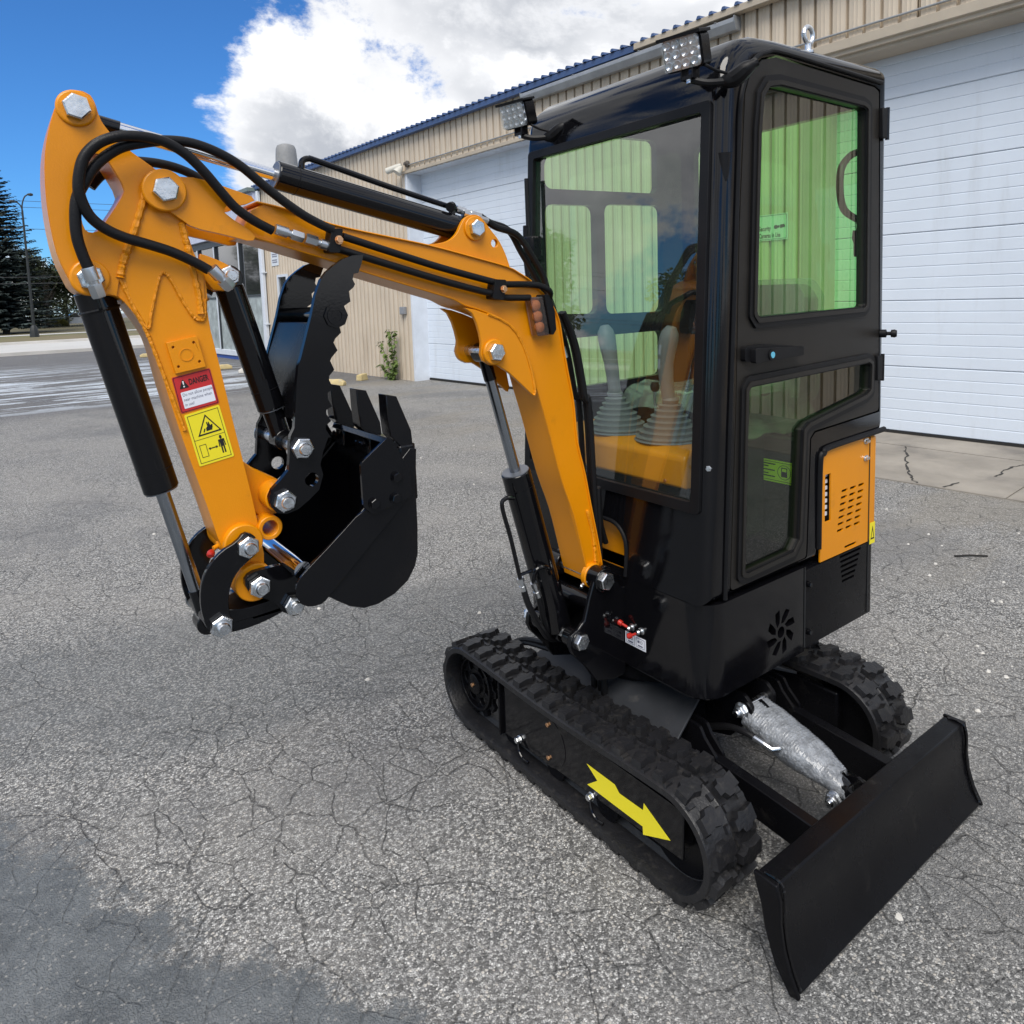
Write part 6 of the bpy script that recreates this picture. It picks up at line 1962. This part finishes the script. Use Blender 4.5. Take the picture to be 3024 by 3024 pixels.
hose3(T['hoseA'], [0.075, 0.095, 0.105, 0.100, 0.085, 0.075])
hose3(T['hoseB'], [0.075, 0.085, 0.090, 0.090, 0.085])
hose3(T['hoseC'], [-0.07, -0.07, -0.07])


def fitting(a, b_, r=0.0105, name='hose_fitting'):
    a, b_ = Vector(a), Vector(b_)
    L_ = (b_ - a).length
    pr = [(r, 0), (r * 1.05, 0.002), (r * 1.05, L_ * 0.42), (r * 0.75, L_ * 0.44), (r * 0.75, L_ * 0.55)]
    g = G()
    g.lathe(a, b_ - a, pr, 16)
    d = (b_ - a).normalized()
    g.bolt(a + d * L_ * 0.55, d, r * 1.15, L_ * 0.42, washer=False)
    return g.obj(name, STEEL, hs)


fa, fb2 = T['fit_boom']
fitting((fa[0], 0.072, fa[1]), ((fa[0] + fb2[0]) / 2, 0.070, (fa[1] + fb2[1]) / 2))
fitting((fb2[0], 0.068, fb2[1]), ((fa[0] + fb2[0]) / 2 - 0.001, 0.070, (fa[1] + fb2[1]) / 2))
for (a, b_) in (T['fit_bc'], T['fit_tc']):
    fitting((a[0], 0.084, a[1]), (b_[0], 0.076, b_[1]), 0.0115)
up_, lo_ = T['pipe_up'], T['pipe_lo']
G().tube(spline([(p[0], 0.070, p[1]) for p in up_[:5]] + [(p[0], 0.062, p[1]) for p in up_[5:8]] + [(p[0], 0.03, p[1]) for p in up_[8:]], 6), 0.0085, 12).obj('pipe', HOSE, hs)
G().tube(spline([(p[0], 0.070, p[1]) for p in lo_], 6), 0.0085, 12).obj('pipe', HOSE, hs)
for q in (T['clamp1'], T['clamp2']):
    G().prism(rnd(q[:4], 0.004), 'Y', 0.0505, 0.082).obj('pipe_clamp', RUBBER, hs, bevel=0.003)
    G().bolt((q[4][0], 0.082, q[4][1]), (0, 1, 0), 0.008, 0.006).obj('clamp_bolt', BRASS, hs)
for k, (yy, dx) in enumerate(((0.035, 0.0), (0.012, -0.008), (-0.012, -0.003))):
    P = [(p[0] - 0.012 + dx, yy, p[1]) for p in T['back_hose']]
    P = [P[0]] + P[1:-1] + [(P[-1][0] - 0.02, yy, P[-1][1])]
    G().tube(spline(P + [(0.285, yy, 0.88), (0.262, yy * 0.6, 0.80), (0.24, yy * 0.5, 0.74)], 6), 0.0085, 10).obj('hose', HOSE, hs)
for z in (1.30, 1.345):
    G().tube([(0.405, 0.030, z), (0.398, 0.034, z - 0.03)], 0.0095, 8).obj('hose_joint', STEEL, hs)
for k in range(2):
    P = [(0.34, -0.10, 0.40 - 0.02 * k), (0.31, -0.20, 0.362 - 0.018 * k), (0.30, -0.32, 0.325 - 0.012 * k), (0.27, -0.42, 0.27 - 0.012 * k)]
    G().tube(spline(P, 10), 0.009, 8, rad=[0.0085 + 0.0012 * (i % 2) for i in range(31)]).obj('track_hose', HOSE, hs)

# ================================================================== VEGETATION AND FAR BACKGROUND
def leaf_mat(name, c, var=0.35):
    m = mat(name, c, 0.75, var=var, vscale=0.9)
    return m


BARK = mat('bark', (0.09, 0.075, 0.06), 0.9, bump=0.5, bscale=20)
SPRUCE = leaf_mat('spruce_needles', (0.040, 0.058, 0.055))
LEAFD = leaf_mat('dark_leaves', (0.035, 0.048, 0.020))
LEAFL = leaf_mat('mid_green_leaves', (0.075, 0.105, 0.028))
WEEDM = leaf_mat('weed_leaves', (0.10, 0.15, 0.030), 0.3)
rv = random.Random(21)
LEAFD2 = leaf_mat('olive_leaves', (0.055, 0.066, 0.026))


def quad_leaf(g, p, d, w, l, up=Vector((0, 0, 1))):
    """one kite-shaped leaf from p along d"""
    d = d.normalized()
    s = d.cross(up)
    if s.length < 1e-3:
        s = Vector((1, 0, 0))
    s.normalize()
    n = s.cross(d)
    g.add([p, p + d * l * 0.45 + s * w, p + d * l + n * (-0.1 * l), p + d * l * 0.45 - s * w], [(0, 1, 2, 3)])


def spruce(h, r, seed, dens=1.0):
    q = random.Random(seed)
    gt = G(); gt.tube([(0, 0, 0), (0.02, 0, h * 0.5), (0, 0, h * 0.98)], 0.2, 8, rad=[h * 0.018, h * 0.012, 0.02])
    gl = G()
    z = h * 0.07
    while z < h * 0.985:
        t_ = z / h
        R_ = r * (1 - t_) ** 0.80 * q.uniform(0.80, 1.12) + 0.10
        nb = int((7 + 8 * (1 - t_)) * dens)
        a0 = q.uniform(0, 6.28)
        for k in range(nb):
            a = a0 + 2 * math.pi * k / nb + q.uniform(-.25, .25)
            L_ = R_ * q.uniform(0.65, 1.1)
            out = Vector((math.cos(a), math.sin(a), 0))
            droop = 0.30 * (1 - t_) + 0.05
            ns = max(4, int(L_ * 7))
            for i in range(ns):
                f_ = (i + 0.6) / ns
                p = Vector((0, 0, z)) + out * L_ * f_ + Vector((0, 0, -droop * L_ * f_ + 0.22 * L_ * f_ * f_))
                for sgn in (-1, 1, 0):
                    side_ = Vector((-out.y, out.x, 0)) * sgn * 0.8
                    d = (out * 0.75 + side_ + Vector((0, 0, q.uniform(-0.45, 0.05))))
                    quad_leaf(gl, p, d, q.uniform(0.075, 0.13) * (1 + 0.3 * (1 - t_)), q.uniform(0.26, 0.46) * (0.6 + 0.6 * (1 - f_)) * (0.7 + 0.5 * (1 - t_)))
        z += h * 0.021 * q.uniform(0.8, 1.25)
    return gt, gl


def broadleaf(h, r, seed, n=5200, leaf=0.26, base=0.28):
    q = random.Random(seed)
    gt = G()
    gt.tube([(0, 0, 0), (0.05 * h * q.uniform(-1, 1) * .3, 0, h * 0.35), (0.0, 0.03 * h, h * 0.75)], 0.1, 8, rad=[h * 0.026, h * 0.018, h * 0.006])
    blobs = []
    for k in range(16):
        a = q.uniform(0, 6.28); zz = q.uniform(base, 0.92)
        rr = r * math.sqrt(max(0.05, 1 - ((zz - 0.55) / 0.5) ** 2)) * q.uniform(0.35, 0.85)
        c = Vector((math.cos(a) * rr, math.sin(a) * rr, zz * h))
        blobs.append((c, r * q.uniform(0.26, 0.46)))
        gt.tube([(0, 0, h * max(0.18, zz - 0.25)), c * 0.5 + Vector((0, 0, h * zz * 0.48)), c], 0.02, 6, rad=[h * 0.009, h * 0.006, h * 0.003])
    blobs.append((Vector((0, 0, 0.6 * h)), r * 0.6))
    gl = G()
    for i in range(n):
        c, br = blobs[i % len(blobs)]
        d = Vector((q.gauss(0, 1), q.gauss(0, 1), q.gauss(0, 0.8))).normalized()
        p = c + d * br * (q.uniform(0.25, 1.08) ** 0.45)
        quad_leaf(gl, p, Vector((q.uniform(-1, 1), q.uniform(-1, 1), q.uniform(-.9, .3))), leaf * q.uniform(0.3, 0.5), leaf * q.uniform(0.7, 1.2))
    return gt, gl


def plant_tree(name, parts, m, loc, label, cat='tree', group=None, rz=0.0, sc=1.0):
    e = empty(name, loc)
    e.rotation_euler = (0, 0, rz); e.scale = (sc, sc, sc)
    tag(e, label, cat, group)
    gt, gl = parts
    gt.obj('trunk', BARK, e)
    gl.obj('crown', m, e, sharp=180)
    return e


def copy_tree(e, loc, rz, sc, label, group):
    c = e.copy(); COL.objects.link(c)
    c.location = loc; c.rotation_euler = (0, 0, rz); c.scale = (sc, sc, sc * rv.uniform(0.9, 1.12))
    tag(c, label, None, group)
    for ch in e.children:
        k = ch.copy(); COL.objects.link(k); k.parent = c
    return c


plant_tree('spruce_tree', spruce(12.2, 4.0, 1, 1.7), SPRUCE, (0.1, -60, 0.13), 'tall blue-green spruce beside the street lamp at the left edge')
plant_tree('leafy_tree', broadleaf(7.6, 2.6, 2, 7000, 0.26, 0.10), LEAFD, (-3.3, -72, 0.15), 'rounded dark green tree just right of the street lamp')
plant_tree('leafy_tree', broadleaf(5.6, 2.6, 3, 7000, 0.26, 0.10), LEAFD2, (-5.2, -78, 0.15), 'olive green leafy tree behind the lawn, half hidden by the bucket cylinder')
plant_tree('leafy_tree', broadleaf(6.0, 2.8, 4, 4600, 0.30, 0.12), LEAFD, (-9.0, -84, 0.15), 'dark tree glimpsed between the bucket cylinder and the orange arm')
plant_tree('leafy_tree', broadleaf(8.5, 3.6, 9, 5200, 0.34, 0.12), LEAFD, (-2.0, -92, 0.15), 'low dark tree mass far behind the spruce')
g = G()
q = random.Random(8)
for i in range(900):
    d = Vector((q.gauss(0, 1), q.gauss(0, 1), abs(q.gauss(0, 1)))).normalized()
    quad_leaf(g, Vector((d.x * 0.55, d.y * 0.55, d.z * 0.62)), d + Vector((q.uniform(-.5, .5),) * 3), 0.05, 0.12)
o = g.obj('round_shrub', mat('olive_shrub', (0.16, 0.15, 0.035), 0.8, var=0.25, vscale=3), sharp=180)
o.location = (-4.45, -75, 0.2)
tag(o, 'small round olive shrub on the far lawn', 'shrub')

# trees across the lot behind the photographer: they show only as reflections in the cab glass
t0 = plant_tree('leafy_tree', broadleaf(9.5, 4.0, 5, 6000, 0.42, 0.15), LEAFL, (33, -42, 0), 'green leafy tree across the lot, seen only reflected in the cab glass', 'tree', 'trees across the lot')
for i, (x, y, sc) in enumerate(((31, -26, 1.1), (20, -38, 0.9), (36, -14, 1.2), (16, -47, 0.85), (38, 4, 1.1), (34, 20, 1.15), (22, 34, 1.1), (8, 42, 1.0), (-6, 44, 1.1), (30, -44, 1.2), (12, -62, 1.0), (21, -66, 1.2))):
    copy_tree(t0, (x * 1.4, y * 1.35, 0), i * 1.3, sc * 0.82, 'green leafy tree across the lot, seen only reflected in the cab glass', 'trees across the lot')

# weed growing at the foot of the siding
we = empty('weed', B(10.33, 0.12, -0.02))
tag(we, 'tall leafy weed growing at the foot of the siding beside the garage door', 'weed')
bpy.context.view_layer.update()
gs, gl = G(), G()
stems = [[(10.33, 0.12, -0.05), (10.30, 0.13, 0.5), (10.42, 0.12, 0.95)], [(10.33, 0.12, -0.05), (10.24, 0.14, 0.45), (10.20, 0.13, 0.93)], [(10.33, 0.12, 0.0), (10.5, 0.14, 0.35), (10.74, 0.13, 0.72)], [(10.33, 0.12, 0.0), (10.5, 0.14, 0.14), (10.75, 0.13, 0.28)], [(10.33, 0.12, 0.0), (10.24, 0.15, 0.2), (10.15, 0.16, 0.36)]]
q = random.Random(4)
for s_ in stems:
    P = spline([B(*p) for p in s_], 9)
    gs.tube(P, 0.006, 5)
    for i, p in enumerate(P[2:]):
        for k in range(3):
            quad_leaf(gl, p + Vector((q.uniform(-.03, .03), q.uniform(-.03, .03), 0)), Vector((q.uniform(-.2, 1), q.uniform(-1, 1), q.uniform(-.9, .3))), q.uniform(0.028, 0.045), q.uniform(0.07, 0.13))
bpart(gs, 'stem', mat('weed_stem', (0.10, 0.12, 0.04), 0.8), parent=we)
bpart(gl, 'leaves', WEEDM, parent=we)

# street lamp
LAMPM = mat('lamp_post_paint', (0.014, 0.018, 0.02), 0.6)
sl = empty('street_lamp', (-0.9, -48, 0.13))
tag(sl, 'dark street lamp with two curved arms standing before the spruce', 'street lamp')
g = G(); g.cyl((0, 0, 0.05), (-0.03, 0, 7.2), 0.085, 0.05, n=14); g.obj('pole', LAMPM, sl)
G().lathe((0, 0, -0.02), (0, 0, 1), [(0.24, 0), (0.22, 0.35), (0.16, 0.62), (0.10, 0.70)], 8).obj('base', LAMPM, sl)
for pts, hd in (([(-0.03, 0, 7.15), (-0.06, 0, 7.55), (-0.20, 0, 7.95), (-0.38, 0, 8.10)], (-0.55, 0, 8.10)), ([(-0.03, 0, 7.15), (0.01, 0, 7.42), (0.15, 0, 7.6), (0.30, 0, 7.66)], (0.46, 0, 7.68))):
    G().tube(spline(pts, 5), 0.035, 8).obj('arm', LAMPM, sl)
    a, b_ = Vector(pts[-1]), Vector(hd)
    G().lathe(a, b_ - a, [(0.03, -0.05), (0.07, 0.03), (0.09, 0.14), (0.05, 0.24)], 10).obj('lamp_head', LAMPM, sl)
# overhead wires
WIRE = mat('wire', (0.05, 0.05, 0.055), 0.6)
for i, (y, z, lab) in enumerate(((-55, 6.97, 'single overhead wire crossing the spruce at mid height'), (-55, 3.86, 'upper of the two low overhead wires crossing the spruce foot'), (-55, 3.45, 'lower of the two low overhead wires crossing the spruce foot'), (-62, 9.65, 'higher thin wire seen through the arm opening'), (-62, 9.2, 'lower thin wire seen through the arm opening'))):
    P = [(x, y, z + 0.00018 * x * x) for x in range(-60, 61, 6)]
    tag(G().tube(P, 0.016, 5).obj('overhead_wire', WIRE), lab, 'wire', 'overhead wires')

# far vehicles at the end of the lawn
VW = mat('white_vehicle_paint', (0.72, 0.74, 0.76), 0.3, coat=0.6)
TYRE = mat('tyre', (0.015, 0.015, 0.016), 0.8)
VGL = mat('vehicle_glass', (0.01, 0.012, 0.014), 0.05)


def car(name, loc, rz, label, cat, prof, win):
    e = empty(name, loc); e.rotation_euler = (0, 0, rz)
    tag(e, label, cat)
    G().prism(rnd(prof, 0.12), 'Y', -0.85, 0.85).obj('body', VW, e, bevel=0.08)
    for s in (-1, 1):
        for w in win:
            G().prism(rnd(w, 0.04), 'Y', s * 0.86 - 0.01, s * 0.86 + 0.01).obj('window', VGL, e)
        for x in (-1.3, 1.35):
            G().lathe((x, s * 0.70, 0.31), (0, s, 0), [(0.31, 0), (0.32, 0.03), (0.32, 0.17), (0.29, 0.19), (0.18, 0.185), (0.0, 0.17)], 20).obj('wheel', TYRE, e)
    return e


car('parked_car', (-6.2, -79, 0.16), 0.1, 'low white car parked at the far side of the lawn', 'car', [(-2.1, 0.25), (2.1, 0.25), (2.1, 0.62), (1.2, 0.80), (0.55, 1.28), (-0.9, 1.32), (-1.7, 0.92), (-2.1, 0.85)], [[(0.95, 0.82), (0.45, 1.2), (-0.1, 1.22), (-0.1, 0.84)], [(-0.2, 0.84), (-0.2, 1.22), (-0.85, 1.24), (-1.35, 0.90)]])
car('parked_van', (1.45, -82, 0.16), 0.05, 'white van at the far left edge behind the spruce', 'van', [(-2.2, 0.25), (2.2, 0.25), (2.2, 0.95), (1.6, 1.15), (1.0, 1.65), (-2.1, 1.7)], [[(1.35, 1.12), (0.95, 1.52), (0.3, 1.54), (0.3, 1.12)]])

# loose pale stone chips on the asphalt and one dark twig
CHIP = mat('pale_stone', (0.55, 0.53, 0.49), 0.85, var=0.2, vscale=30)
g = G()
q = random.Random(12)
pts = [(-2.722, -0.323), (-2.469, -0.323), (-2.581, -0.191), (-2.271, -0.094), (-2.375, 0.037), (-2.332, 0.09), (-2.152, 0.091), (-2.263, 0.223), (-2.175, 0.315), (-1.983, 0.275), (-1.215, 0.182), (-1.47, 0.405), (-1.422, 0.441), (-1.393, 0.553), (-2.361, 0.214), (-2.386, 0.187)]
pts += [(q.uniform(-3.4, 1.4), q.uniform(-4.5, 1.0)) for _ in range(70)]
pts += [(q.uniform(-1.6, -0.7), q.uniform(0.2, 1.2)) for _ in range(18)]
for x, y in pts:
    s = q.uniform(0.004, 0.013)
    a = q.uniform(0, 6.28)
    v = []
    for i in range(6):
        b_ = a + i * 1.047
        v.append((x + math.cos(b_) * s * q.uniform(.7, 1.2), y + math.sin(b_) * s * q.uniform(.6, 1.1), 0.0005))
    for i in range(6):
        b_ = a + i * 1.047
        v.append((x + math.cos(b_) * s * .55 * q.uniform(.6, 1.2), y + math.sin(b_) * s * .55 * q.uniform(.6, 1.2), s * q.uniform(0.4, 0.7)))
    g.add(v, [(i, (i + 1) % 6, (i + 1) % 6 + 6, i + 6) for i in range(6)] + [(6, 7, 8, 9, 10, 11)])
tag(g.obj('stone_chips', CHIP), 'pale stone chips scattered over the asphalt', 'gravel', kind='stuff')
tag(G().tube([(-2.449, -0.073, 0.006), (-2.51, -0.02, 0.010), (-2.576, 0.039, 0.006)], 0.005, 6).obj('twig', mat('dark_twig', (0.02, 0.018, 0.016), 0.9)), 'thin dark stick lying on the asphalt right of the cab', 'stick')
